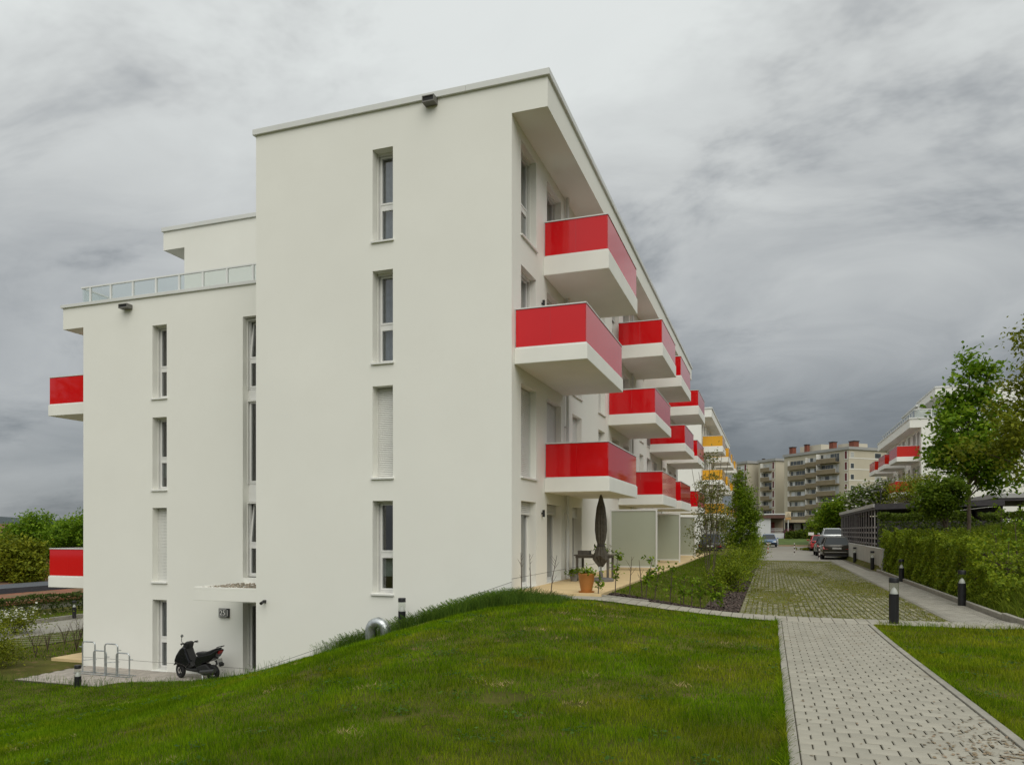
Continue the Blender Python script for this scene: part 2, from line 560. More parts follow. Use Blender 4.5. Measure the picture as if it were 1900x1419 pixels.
# --- footpath of drainage pavers, falling gently from the camera
PX0, PX1, PY1 = 0.20, 1.755, 15.725
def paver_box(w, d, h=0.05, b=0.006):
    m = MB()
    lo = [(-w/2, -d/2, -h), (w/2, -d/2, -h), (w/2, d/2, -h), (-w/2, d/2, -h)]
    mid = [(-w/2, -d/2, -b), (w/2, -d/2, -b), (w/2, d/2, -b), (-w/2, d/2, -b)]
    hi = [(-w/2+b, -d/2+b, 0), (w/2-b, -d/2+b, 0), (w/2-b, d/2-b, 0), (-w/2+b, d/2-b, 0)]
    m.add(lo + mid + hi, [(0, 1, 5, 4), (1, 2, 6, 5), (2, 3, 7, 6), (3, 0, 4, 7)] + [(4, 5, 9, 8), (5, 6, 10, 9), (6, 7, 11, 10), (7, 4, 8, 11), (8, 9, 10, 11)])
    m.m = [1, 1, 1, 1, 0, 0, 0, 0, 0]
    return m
footpath = sheet('footpath', (PX0 - 0.08, PX1 + 0.08, -1.0, PY1), JOINT, 'light grey paved footpath leading away from the viewer', 0.006, 0.25)
NCOL, PITCH = 8, 0.148
CW = (PX1 - PX0) / NCOL
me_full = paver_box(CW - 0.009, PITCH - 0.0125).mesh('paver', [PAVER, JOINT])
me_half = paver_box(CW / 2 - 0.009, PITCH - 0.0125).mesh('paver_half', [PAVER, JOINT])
rest = MB()
pcount = 0
PITCH = (PY1 + 1.0) / 113
nrow = 113
for r in range(nrow):
    yy = -1.0 + (r + 0.5) * PITCH
    xs = [(PX0 + (c + 0.5) * CW, 0) for c in range(NCOL)] if r % 2 == 0 else [(PX0 + CW * 0.25, 1)] + [(PX0 + (c + 1) * CW, 0) for c in range(NCOL - 1)] + [(PX1 - CW * 0.25, 1)]
    for xx, half in xs:
        tx, ty = rng.normal(0, 0.003, 2)
        zz = hz(xx, yy) + 0.022 + rng.normal(0, 0.0012)
        if yy > 4.6 and pcount < 296:
            o = link('paver', me_half if half else me_full, footpath, 0, Matrix.Translation((xx, yy, zz)) @ Matrix.Rotation(tx, 4, 'X') @ Matrix.Rotation(ty, 4, 'Y'))
            pcount += 1
        else:
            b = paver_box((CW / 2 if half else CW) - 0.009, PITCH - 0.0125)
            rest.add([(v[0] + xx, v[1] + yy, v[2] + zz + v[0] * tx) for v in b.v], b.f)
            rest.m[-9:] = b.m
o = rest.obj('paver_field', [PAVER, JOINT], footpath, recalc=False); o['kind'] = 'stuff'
kerb_me = None
for side, kx in ((0, PX0 - 0.042), (1, PX1 + 0.042)):
    yy = 0.0
    while yy < PY1 - 0.3:
        L = min(1.0, PY1 - yy)
        m = MB(); n = 4
        for i in range(n):
            pass
        z0, z1 = hz(kx, yy), hz(kx, yy + L)
        m.frustum([(kx - 0.038, yy + 0.004, z0 - 0.1), (kx + 0.038, yy + 0.004, z0 - 0.1), (kx + 0.038, yy + L - 0.004, z1 - 0.1), (kx - 0.038, yy + L - 0.004, z1 - 0.1)],
                  [(kx - 0.038, yy + 0.004, z0 + 0.034), (kx + 0.038, yy + 0.004, z0 + 0.034), (kx + 0.038, yy + L - 0.004, z1 + 0.034), (kx - 0.038, yy + L - 0.004, z1 + 0.034)])
        m.obj('kerb_stone', KERB, footpath, bevel=0.006)
        yy += L

# --- cross strip of stack-bonded pavers
strip = sheet('cross_path', (-4.45, 4.6, 15.73, 16.62), JOINT, 'narrow pale paved strip crossing in front of the garden', 0.008, 0.2)
sx = -4.42
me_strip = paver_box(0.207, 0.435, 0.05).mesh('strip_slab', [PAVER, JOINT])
while sx < 4.5:
    for row in range(2):
        yy = 15.74 + 0.2185 + row * 0.44
        xx = sx + 0.107
        sl = (hz(xx + 0.1, yy) - hz(xx - 0.1, yy)) / 0.2
        sly = (hz(xx, yy + 0.2) - hz(xx, yy - 0.2)) / 0.4
        link('slab', me_strip, strip, 0, Matrix.Translation((xx, yy, hz(xx, yy) + 0.026)) @ Matrix.Rotation(-math.atan(sl), 4, 'Y') @ Matrix.Rotation(math.atan(sly) + rng.normal(0, .002), 4, 'X'))
    sx += 0.215

# --- grass paver lot
lot = sheet('grass_paver_lot', (-0.66, 3.36, 16.64, 48.5), mat('lot_grass_soil', (0.105, 0.115, 0.022), 0.95, 0.3, 2.0, 0.5, 40, col2=(0.15, 0.13, 0.05), c2scale=3.0), 'grass-grown paver area between the garden hedge and the footway', 0.010, 0.5)
st = MB()
yy = 16.72
while yy < 48.3:
    xx = -0.60
    k = 0
    while xx < 3.30:
        nv = math.sin(xx * 1.9 + yy * 0.35) + 0.8 * math.sin(yy * 0.55 - xx * 0.9 + 2.0) + random.gauss(0, 0.45)
        keep = 0.66 - 0.50 * max(0, (xx - 0.3)) / 3.0
        if nv < keep * 1.6 - 0.30 and yy < 46.0:
            w = 0.082 + random.uniform(-.008, .008); d = 0.175 + random.uniform(-.02, .015)
            z = hz(xx, yy) + 0.020
            b = [(xx - w/2, yy - d/2), (xx + w/2, yy - d/2), (xx + w/2, yy + d/2), (xx - w/2, yy + d/2)]
            st.frustum([(p[0], p[1], z - 0.03) for p in b], [(p[0], p[1], z + random.uniform(0, .004)) for p in b])
        xx += 0.118
    yy += 0.205
o = st.obj('paver_stone', STONE, lot, recalc=False); o['kind'] = 'stuff'

# --- footway on the right with its kerb
fw = sheet('footway', (3.36, 4.42, 16.62, 62.0), JOINT, 'paved footway running along the hedge and concrete wall', 0.009, 0.5)
ft = MB()
yy = 16.66
r = 0
while yy < 62:
    big = yy > 36
    xx = 3.37 + (0.1 if r % 2 else 0.0)
    while xx < 4.36:
        w = min(0.2, 4.41 - xx) - 0.006
        d = 0.098
        z = hz(xx + w/2, yy) + 0.020 + random.gauss(0, .001)
        ft.add([(xx, yy, z), (xx + w, yy, z), (xx + w, yy + d, z), (xx, yy + d, z), (xx, yy, z - .02), (xx + w, yy, z - .02), (xx + w, yy + d, z - .02), (xx, yy + d, z - .02)],
               [(0, 1, 2, 3), (4, 5, 1, 0), (5, 6, 2, 1), (6, 7, 3, 2), (7, 4, 0, 3)])
        xx += 0.2
    yy += 0.104
    r += 1
o = ft.obj('paver_field', PAVER2, fw, recalc=False); o['kind'] = 'stuff'
yy = 14.6
while yy < 36:
    z = hz(4.45, yy)
    MB().box(4.425, 4.525, yy + .005, yy + 0.995, z - 0.1, z + 0.115).obj('kerb_stone', KERB, fw, bevel=0.012)
    yy += 1.0

# --- road beyond the lot and the yard between the houses
road = sheet('road', (-30.0, 4.25, 48.5, 110.0), ASPHALT, 'pale paved road and parking yard beyond the grass pavers', 0.012, 2.0, zfun=lambda a, b: np.maximum(H(np.maximum(a, -1.0), b), -0.6))
# --- terrace and garden beds
TERRACE = MB().box(-5.70, -3.58, 16.42, 48.7, -0.25, 0.0).obj('terrace', BEIGE, bevel=0.004)
tag(TERRACE, 'beige slab terrace along the foot of the white house', 'terrace', kind='structure')
bed = MB()
def strip_pts(pts, w):
    pass
xs = np.linspace(-5.3, -0.66, 40)
def bed_sheet(name, A, B, label):
    Z = H(A, B) + 0.016
    i = np.arange(A.size).reshape(A.shape)
    q = np.stack([i[:-1, :-1], i[:-1, 1:], i[1:, 1:], i[1:, :-1]], -1).reshape(-1, 4)
    return tag(np_mesh(name, np.stack([A, B, Z], -1).reshape(-1, 3), q, MULCH, smooth=False), label, 'flower bed', kind='structure')
A, B = np.meshgrid(np.linspace(-3.5, -0.67, 40), np.linspace(16.64, 17.15, 6))
bed_sheet('mulch_bed', A, B, 'strip of dark bark mulch in front of the garden lawn')
A, B = np.meshgrid(np.linspace(-1.45, -0.67, 8), np.linspace(17.15, 48.5, 100))
bed_sheet('mulch_bed', A, B, 'long bark mulch bed beside the grass pavers')
chips = []
cf = []
for i in range(7000):
    if random.random() < 0.45:
        x, y = random.uniform(-3.5, -0.69), random.uniform(16.64, 17.15)
    else:
        x, y = random.uniform(-1.4, -0.66), 17.1 + 14 * random.random() ** 1.5
    a = random.uniform(0, 6.28); l = random.uniform(.015, .045); w = l * .45
    z = hz(x, y) + 0.020
    ca, sa = math.cos(a), math.sin(a)
    t = random.uniform(-.015, .02)
    n0 = len(chips)
    chips += [(x - ca*l - sa*w, y - sa*l + ca*w, z), (x - ca*l + sa*w, y - sa*l - ca*w, z + .004), (x + ca*l + sa*w, y + sa*l - ca*w, z + .01 + t), (x + ca*l - sa*w, y + sa*l + ca*w, z + .01 + t)]
    cf.append((n0, n0+1, n0+2, n0+3))
o = np_mesh('bark_chips', chips, cf, mat('bark_chip', (0.085, 0.062, 0.050), 0.9, 0.3, 20, island=0.5))
tag(o, 'loose dark bark chips covering the garden beds', 'bark chips', kind='stuff')
# edging kerb between bed, terrace and strip
yy = 0
edge = thing('edging_kerb', 'low concrete edging between the terrace bed and the paved strip', 'kerb', (-5.5, 16.3, 0))
ex = -5.55
while ex < -2.6:
    z = max(hz(ex, 16.4), hz(ex + 1, 16.4)) ; z2 = hz(ex + 1.0, 16.55)
    ya, yb = 16.30 + 0.10 * max(0, (ex + 5.55)), 16.30 + 0.10 * (ex + 6.55)
    ya, yb = min(ya, 16.63), min(yb, 16.63)
    za, zb = hz(ex, ya) + .06, hz(ex + 1, yb) + .06
    m = MB()
    m.frustum([(ex + .004, ya, za - .25), (ex + .996, yb, zb - .25), (ex + .996, yb + .07, zb - .25), (ex + .004, ya + .07, za - .25)],
              [(ex + .004, ya, za), (ex + .996, yb, zb), (ex + .996, yb + .07, zb), (ex + .004, ya + .07, za)])
    m.obj('kerb_stone', KERB, edge, bevel=0.008)
    ex += 1.0
# --- entrance paving on the left
ent = tag(MB().box(-20.9, -12.75, 15.9, 18.28, -3.2, -2.935).obj('entrance_paving', JOINT), 'paved forecourt in front of the entrance and bicycle rack', 'pavement', kind='structure')
pv = MB()
r = 0
y = 15.92
BR = mat('brownish_paver', (0.36, 0.325, 0.285), 0.85, 0.12, 3.0, 0.4, 120, island=0.13)
while y < 18.25:
    x = -20.87 + (0.1 if r % 2 else 0)
    while x < -12.8:
        z = -2.925 + random.gauss(0, .001)
        w, d = 0.194, 0.194
        pv.add([(x, y, z), (x + w, y, z), (x + w, y + d, z), (x, y + d, z), (x, y, z - .02), (x + w, y, z - .02), (x + w, y + d, z - .02), (x, y + d, z - .02)],
               [(0, 1, 2, 3), (4, 5, 1, 0), (5, 6, 2, 1), (6, 7, 3, 2), (7, 4, 0, 3)])
        x += 0.2
    y += 0.2
    r += 1
o = pv.obj('paver_field', BR, ent, recalc=False); o['kind'] = 'stuff'

# ------------------------------------------------------------------ buildings: helpers
def frame_mat(kind, x, y, z):
    """local axes: x along the wall to the right as seen from outside, y inwards, z up"""
    if kind == 'S':      # wall facing -Y
        M = Matrix(((1, 0, 0, x), (0, 1, 0, y), (0, 0, 1, z), (0, 0, 0, 1)))
    elif kind == 'E':    # wall facing +X
        M = Matrix(((0, -1, 0, x), (1, 0, 0, y), (0, 0, 1, z), (0, 0, 0, 1)))
    else:                # 'W', wall facing -X
        M = Matrix(((0, 1, 0, x), (-1, 0, 0, y), (0, 0, 1, z), (0, 0, 0, 1)))
    return M

def wall_mesh(L, z0, z1, ops, depth=0.44):
    """wall face with reveals in local coordinates; ops: (x0,x1,z0,z1)"""
    m = MB()
    xs = sorted({0.0, L} | {o[0] for o in ops} | {o[1] for o in ops})
    zs = sorted({z0, z1} | {o[2] for o in ops} | {o[3] for o in ops})
    for i in range(len(xs) - 1):
        for j in range(len(zs) - 1):
            cx, cz = (xs[i] + xs[i+1]) / 2, (zs[j] + zs[j+1]) / 2
            if any(o[0] < cx < o[1] and o[2] < cz < o[3] for o in ops):
                continue
            m.quad((xs[i], 0, zs[j]), (xs[i+1], 0, zs[j]), (xs[i+1], 0, zs[j+1]), (xs[i], 0, zs[j+1]))
    for a, b, c, d in ops:
        m.quad((a, 0, c), (a, depth, c), (a, depth, d), (a, 0, d))
        m.quad((b, 0, c), (b, 0, d), (b, depth, d), (b, depth, c))
        m.quad((a, 0, d), (a, depth, d), (b, depth, d), (b, 0, d))
        m.quad((a, 0, c), (b, 0, c), (b, depth, c), (a, depth, c))
    return m

WCACHE = {}
def window_parts(w, h, style):
    """meshes of one window in local coordinates, opening 0..w x 0..h"""
    key = (round(w, 3), round(h, 3), style)
    if key in WCACHE:
        return WCACHE[key]
    out = []
    fr = 0.055
    y0, y1 = 0.0, 0.07
    split = 0.42 * h
    m = MB()
    m.box(0, fr, y0, y1, 0, h).box(w - fr, w, y0, y1, 0, h).box(fr, w - fr, y0, y1, 0, fr).box(fr, w - fr, y0, y1, h - fr, h)
    panes = []
    if style in ('plain', 'curtain', 'blind', 'tilt'):
        m.box(fr, w - fr, y0, y1, split - 0.05, split + 0.05)
        panes = [(fr, w - fr, fr, split - 0.05), (fr, w - fr, split + 0.05, h - fr)]
    elif style == 'door':
        panes = [(fr, w / 2 - 0.03, fr, h - fr), (w / 2 + 0.03, w - fr, fr, h - fr)] if w > 1.3 else [(fr, w - fr, fr, h - fr)]
        if w > 1.3:
            m.box(w / 2 - 0.03, w / 2 + 0.03, y0, y1, fr, h - fr)
    elif style in ('single', 'wide'):
        panes = [(fr, w - fr, fr, h - fr)]
        if style == 'wide':
            m.box(w / 2 - 0.04, w / 2 + 0.04, y0, y1, fr, h - fr)
            panes = [(fr, w / 2 - 0.04, fr, h - fr), (w / 2 + 0.04, w - fr, fr, h - fr)]
    sash = 0.045
    for k, (a, b, c, d) in enumerate(panes):
        p = MB()
        sm = MB()
        tilt = style == 'tilt' and k == 1
        ys = -0.012
        sm.box(a, a + sash, ys, y1 - .01, c, d).box(b - sash, b, ys, y1 - .01, c, d).box(a + sash, b - sash, ys, y1 - .01, c, c + sash).box(a + sash, b - sash, ys, y1 - .01, d - sash, d)
        p.quad((a + sash, .02, c + sash), (b - sash, .02, c + sash), (b - sash, .02, d - sash), (a + sash, .02, d - sash))
        if tilt:
            T = Matrix.Translation((0, 0, c)) @ Matrix.Rotation(R(-7), 4, 'X') @ Matrix.Translation((0, 0, -c))
            sm.xf(T); p.xf(T)
        out.append(('sash', sm.mesh('sash', FRAME), 'frame'))
        out.append(('pane', p.mesh('pane', PANE), 'frame'))
    out.insert(0, ('window', m.mesh('window', FRAME), None))
    # the dark room behind
    rm = MB()
    d = 1.3
    rm.quad((-.3, d, -.2), (w + .3, d, -.2), (w + .3, d, h + .2), (-.3, d, h + .2))
    rm.quad((-.3, .08, -.2), (-.3, d, -.2), (-.3, d, h + .2), (-.3, .08, h + .2))
    rm.quad((w + .3, .08, -.2), (w + .3, d, -.2), (w + .3, d, h + .2), (w + .3, .08, h + .2))
    rm.quad((-.3, .08, -.2), (w + .3, .08, -.2), (w + .3, d, -.2), (-.3, d, -.2))
    rm.quad((-.3, .08, h + .2), (w + .3, .08, h + .2), (w + .3, d, h + .2), (-.3, d, h + .2))
    rm.quad((-.3, .079, -.2), (0.0, .079, -.2), (0.0, .079, h + .2), (-.3, .079, h + .2))
    rm.quad((w, .079, -.2), (w + .3, .079, -.2), (w + .3, .079, h + .2), (w, .079, h + .2))
    out.append(('room_niche', rm.mesh('room_niche', ROOM), 'frame'))
    if style in ('curtain', 'door'):
        cm = MB()
        n = max(6, int(w / 0.05))
        for i in range(n):
            a, b = w * i / n, w * (i + 1) / n
            ya, yb = .16 + .02 * math.sin(i * 2.1), .16 + .02 * math.sin((i + 1) * 2.1)
            cm.quad((a, ya, .03), (b, yb, .03), (b, yb, h), (a, ya, h))
        out.append(('curtain', cm.mesh('curtain', CURTAIN if style == 'curtain' else CURTAIN2), 'frame'))
    if style == 'blind':
        bm_ = MB()
        for k in range(22):
            z = split * 0.42 + k * 0.028
            if z > split + 0.13:
                break
            bm_.quad((0.03, .10, z), (w - .03, .10, z), (w - .03, .125, z + .014), (0.03, .125, z + .014))
        out.append(('blind', bm_.mesh('blind', mat('pale_blind', (0.50, 0.58, 0.55), 0.7, 0.05)), 'frame'))
    WCACHE[key] = out
    return out

SCACHE = {}
def put_window(root, kind, x, y, z, w, h, style, setback=0.32, sill=True, shutter=0.0):
    """one window: part of the building, with its sashes, panes, sill and shutter as sub-parts"""
    M = frame_mat(kind, x, y, z)
    Mw = M @ Matrix.Translation((0, setback, 0))
    win = None
    for name, me, lvl in window_parts(w, h, style):
        if win is None:
            win = link(name, me, root, 0, PINV[root.name] @ Mw)
        else:
            link(name, me, win, 0, I4)
    if sill:
        k = ('sill', round(w, 3), round(setback, 3))
        if k not in SCACHE:
            sm = MB()
            sm.frustum([(-.03, -setback - .05, -.055), (w + .03, -setback - .05, -.055), (w + .03, -.01, -.03), (-.03, -.01, -.03)],
                       [(-.03, -setback - .05, -.015), (w + .03, -setback - .05, -.015), (w + .03, -.01, .012), (-.03, -.01, .012)])
            SCACHE[k] = sm.mesh('sill', SILL)
        link('sill', SCACHE[k], win, 0, I4)
    if shutter > 0:
        k = ('sh', round(w, 3), round(h, 3), shutter)
        if k not in SCACHE:
            sm = MB()
            z1 = h - 0.02
            z = z1
            while z > h - shutter * h + 0.03:
                sm.frustum([(0.012, -.075, z - .044), (w - .012, -.075, z - .044), (w - .012, -.06, z - .044), (0.012, -.06, z - .044)],
                           [(0.012, -.065, z - .004), (w - .012, -.065, z - .004), (w - .012, -.055, z - .004), (0.012, -.055, z - .004)])
                z -= 0.046
            sm.box(0.0, 0.02, -.09, -.04, h - shutter * h, h).box(w - .02, w, -.09, -.04, h - shutter * h, h)
            sm.box(.02, w - .02, -.08, -.055, z - .03, z + .006)
            SCACHE[k] = sm.mesh('roller_shutter', SHUTTER)
        link('roller_shutter', SCACHE[k], win, 0, I4)
    else:
        k = ('gd', round(w, 3), round(h, 3))
        if k not in SCACHE:
            sm = MB()
            sm.box(0.0, 0.028, -.075, -.03, 0.01, h).box(w - .028, w, -.075, -.03, 0.01, h).box(.028, w - .028, -.09, -.02, h - .05, h)
            SCACHE[k] = sm.mesh('shutter_guide', SHUTTER)
        link('shutter_guide', SCACHE[k], win, 0, I4)
    return win

BCACHE = {}
def put_balcony(root, X, sgn, y0, zb, L=4.33, D=1.73, slab=0.36, top=1.29, glass=RED, nfront=2, nside=4, extra=None):
    """slab, glass panels, rails; sgn +1 projects towards +X, -1 towards -X"""
    M = Matrix.Translation((X, y0, zb)) @ Matrix.Diagonal((sgn, 1, 1, 1))
    key = (L, D, slab, top, glass.name, nfront, nside, sgn)
    if key not in BCACHE:
        parts = []
        s = MB().box(0, D, 0, L, 0, slab)
        parts.append(('balcony', s.mesh('balcony', SLAB), None))
        ins = 0.032
        zt = top - 0.035
        z0 = slab + 0.03
        def panels(a, b, fixed, axis):
            n = nfront if axis == 'x' else nside
            for i in range(n):
                p, q = a + (b - a) * i / n + .0012, a + (b - a) * (i + 1) / n - .0012
                m = MB()
                if axis == 'x':
                    m.box(p, q, fixed, fixed + .012, z0, zt)
                else:
                    m.box(fixed - .012, fixed, p, q, z0, zt)
                parts.append(('glass_panel', m.mesh('glass_panel', glass), 'b'))
        panels(0.03, D - ins - .014, ins, 'x')
        panels(ins + .002, L - ins - .002, D - ins, 'y')
        panels(0.03, D - ins - .014, L - ins - .012, 'x')
        r = MB()
        r.box(0.01, D - ins + .012, ins - .014, ins + .034, zt + .012, zt + .040)
        r.box(D - ins - .034, D - ins + .014, ins + .034, L - ins - .034, zt + .012, zt + .040)
        r.box(0.01, D - ins + .012, L - ins - .034, L - ins + .014, zt + .012, zt + .040)
        parts.append(('top_rail', r.mesh('top_rail', ALU), 'b'))
        g = MB()
        g.box(0.02, D - ins, ins + .003, ins + .02, zt, zt + .013).box(D - ins - .02, D - ins - .003, ins + .02, L - ins - .02, zt, zt + .013).box(.02, D - ins, L - ins - .02, L - ins - .003, zt, zt + .013)
        parts.append(('rail_gasket', g.mesh('rail_gasket', DARKGAP), 'b'))
        br = MB()
        br.box(0.02, D - ins + .006, ins - .006, ins + .022, slab + .003, z0 + .002)
        br.box(D - ins - .022, D - ins + .006, ins + .022, L - ins - .022, slab + .003, z0 + .002)
        br.box(0.02, D - ins + .006, L - ins - .022, L - ins + .006, slab + .003, z0 + .002)
        parts.append(('bottom_rail', br.mesh('bottom_rail', ALU), 'b'))
        BCACHE[key] = parts
    bal = None
    for name, me, lvl in BCACHE[key]:
        if bal is None:
            bal = link(name, me, root, 0.012, PINV[root.name] @ M)
        else:
            link(name, me, bal, 0, I4)
    return bal

def put_mesh(root, mb, name, mats, bevel=0.0, smooth=False):
    return mb.obj(name, mats, root, smooth, bevel)

def coping_run(root, axis, a, b, fixed0, fixed1, z0, z1, step=3.0):
    p = a
    while p < b - 0.01:
        q = min(p + step, b)
        m = MB()
        if axis == 'x':
            m.box(p + .002, q - .002, fixed0, fixed1, z0, z1)
        else:
            m.box(fixed0, fixed1, p + .002, q - .002, z0, z1)
        m.obj('coping', COPING, root, bevel=0.006)
        p = q

def wall_lamp(root, X, sgn, y, z):
    m = MB().box(min(X, X + sgn * .03), max(X, X + sgn * .03), y - .02, y + .02, z - .02, z + .02)
    m.box(min(X + sgn * .03, X + sgn * .085), max(X + sgn * .03, X + sgn * .085), y - .03, y + .03, z - .09, z + .09)
    m.obj('wall_lamp', BLACK, root, bevel=0.006)

FL = [(0.02, 2.13), (2.72, 4.93), (5.53, 7.76), (8.50, 10.73)]     # sill and head of each storey
SLABZ = [None, 2.42, 5.27, 8.09]

def long_house(root, X, sgn, y0, y1, xback, zbase, dz, glass, balconies, cols, styles, ztop=11.69, storeys=4, over=0.86):
    """one long house: facade with openings at x = X facing sgn, balconies, roof overhang, coping"""
    kind = 'E' if sgn > 0 else 'W'
    ops = []
    wins = []
    for s in range(storeys):
        a, b = FL[s][0] + dz, FL[s][1] + dz
        for ci, (c0, c1) in enumerate(cols):
            st, door, sh = styles(s, ci)
            if st is None:
                continue
            za = a
            if door and s > 0:
                za = SLABZ[s] + dz + (0.50 if s == 3 else 0.38)
            if kind == 'E':
                ops.append((c0 - y0, c1 - y0, za, b))
            else:
                ops.append((y1 - c1, y1 - c0, za, b))
            wins.append((c0, c1, za, b, st, door, sh))
    zsof = ztop - 0.69
    wm = wall_mesh(y1 - y0, zbase, zsof, ops)
    M = frame_mat(kind, X, y0 if kind == 'E' else y1, 0)
    wm.xf(M).obj('facade_wall', PLASTER, root)
    for c0, c1, za, b, st, door, sh in wins:
        put_window(root, kind, X, c0 if kind == 'E' else c1, za, c1 - c0, b - za, st, setback=0.24, sill=not door, shutter=sh)
    for (s, yb, L) in balconies:
        put_balcony(root, X, sgn, yb, SLABZ[s] + dz, L=L, slab=0.48 if s == 3 else 0.36, top=1.41 if s == 3 else 1.29, glass=glass)
    xo = X + sgn * over
    MB().box(min(X, xo), max(X, xo), y0, y1, zsof, ztop).obj('roof_overhang', PLASTER, root)
    return xo

# ------------------------------------------------------------------ the near house
XE, XW, YG, YL = -5.626, -12.68, 16.25, 18.30
YEND = 48.8
house = thing('apartment_building', 'big white plastered apartment house with glossy red glass balconies, nearest the viewer', 'apartment building', (-9.0, 30.0, -2.9))
cols = [(16.93, 18.15), (19.10, 20.55), (21.82, 22.98), (25.40, 26.50), (27.75, 29.10), (30.0, 31.3), (34.0, 35.1), (36.1, 37.5), (38.3, 39.5), (41.9, 43.0), (44.3, 45.6), (46.6, 47.8)]
def st_near(s, ci):
    door = (s == 0) or (s in (1, 3) and ci in (1, 2, 5, 7, 8, 10, 11)) or (s == 2 and ci in (0, 1, 4, 5, 8, 10))
    sh = {(1, 0): 1.0, (1, 1): 1.0, (0, 0): 0.14, (0, 1): 0.12, (0, 2): 0.14, (1, 2): 0.7, (3, 4): 0.5, (2, 3): 1.0, (1, 3): 1.0, (1, 6): 0.6}.get((s, ci), 0.0)
    st = 'door' if door else 'plain'
    return st, door, sh
bal_near = [(3, 18.80, 4.35), (2, 16.43, 4.33), (1, 18.87, 4.25), (3, 28.85, 4.3), (2, 27.05, 4.4), (1, 29.0, 4.3), (3, 35.2, 4.35), (2, 36.95, 4.35), (1, 35.2, 4.4), (3, 44.0, 4.35), (2, 43.4, 4.4), (1, 43.9, 4.4)]
xo = long_house(house, XE, 1, YG, YEND, XW, -1.2, 0.0, RED, bal_near, cols, st_near)
# gable wall
gw = [(-9.245, 8.51, 10.755), (-9.245, 5.53, 7.775), (-9.245, 2.72, 4.95), (-9.245, -0.12, 2.14)]
gst = ['curtain', 'curtain', 'plain', 'blind']
WW = 0.56
ops = [(g[0] - XW, g[0] - XW + WW, g[1], g[2]) for g in gw]
wall_mesh(XE - XW, -3.2, 11.69, ops).xf(frame_mat('S', XW, YG, 0)).obj('gable_wall', PLASTER, house)
for g, s in zip(gw, gst):
    put_window(house, 'S', g[0], YG, g[1], WW, g[2] - g[1], s, shutter=1.0 if s == 'plain' else 0.0)
# hidden sides, roof
bk = MB()
bk.quad((XW, YG, -3.2), (XW, YL, -3.2), (XW, YL, 11.69), (XW, YG, 11.69))
bk.quad((XW, YL, 8.66), (XW, YEND, 8.66), (XW, YEND, 11.69), (XW, YL, 11.69))
bk.quad((XE, YEND, -1.2), (XW, YEND, -1.2), (XW, YEND, 11.69), (XE, YEND, 11.69))
bk.obj('side_wall', PLASTER, house)
MB().box(XW + .05, XE, YG + .05, YEND - .05, 11.60, 11.66).obj('flat_roof', mat('roof_membrane', (0.2, 0.2, 0.2), 0.9), house)
coping_run(house, 'x', XW - .07, xo + .06, YG - .065, YG + .30, 11.69, 11.835)
coping_run(house, 'y', YG + .30, YEND, xo - .24, xo + .06, 11.69, 11.835)
coping_run(house, 'y', YG + .30, YEND, XW - .07, XW + .23, 11.69, 11.835)
coping_run(house, 'x', XW - .07, xo + .06, YEND, YEND + .06, 11.69, 11.835)
# scuppers
def scupper(x0, x1, y, z0, z1):
    m = MB()
    m.box(x0, x1, y - .22, y, z0, z0 + .03).box(x0, x1, y - .22, y, z1 - .02, z1).box(x0, x0 + .02, y - .22, y, z0 + .03, z1 - .02).box(x1 - .02, x1, y - .22, y, z0 + .03, z1 - .02)
    o = m.obj('scupper', mat('scupper_metal', (0.16, 0.155, 0.14), 0.6, 0.1), house)
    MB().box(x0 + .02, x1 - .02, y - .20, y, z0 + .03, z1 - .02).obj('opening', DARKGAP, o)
scupper(-7.80, -7.49, YG - .002, 11.53, 11.685)
# plinth on the sloping gable foot; its groove's shade is a dark painted strip
pz = lambda x: -2.21 + (x + 12.63) * 0.348
m = MB(); m.prism([(XW, -3.2), (XE, -3.2), (XE, pz(XE)), (XW, pz(XW))], 'y', YG - .004, YG + .01)
m.obj('plinth', PLINTH, house)
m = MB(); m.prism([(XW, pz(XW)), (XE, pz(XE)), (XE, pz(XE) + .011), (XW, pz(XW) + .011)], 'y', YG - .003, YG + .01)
m.obj('plinth_groove_shade', mat('painted_groove_shade', (0.16, 0.155, 0.14), 0.9, 0.1), house)
MB().box(XE - .01, XE + .003, YG, 48.0, .30, .308).obj('plinth_groove_shade', MATS['painted_groove_shade'], house)
# lower left wing
XL = -20.97
lw = [(-18.14, 5.52, 7.77, 'plain'), (-18.14, 2.69, 4.92, 'blind'), (-18.14, -0.16, 2.12, 'plain'), (-18.14, -2.90, -0.72, 'curtain')]
ops = [(g[0] - XL, g[0] - XL + WW, g[1], g[2]) for g in lw]
ops.append((-14.75 - XL, -13.25 - XL, 0.02, 7.73))
ops.append((-14.75 - XL, -13.25 - XL, -2.82, -0.72))
wall_mesh(XW - XL, -3.2, 8.66, ops, 0.40).xf(frame_mat('S', XL, YL, 0)).obj('wing_wall', PLASTER, house)
for i, g in enumerate(lw):
    put_window(house, 'S', g[0], YL, g[1], WW, g[2] - g[1], g[3], setback=0.29, sill=True, shutter=1.0 if i == 2 else 0.0)
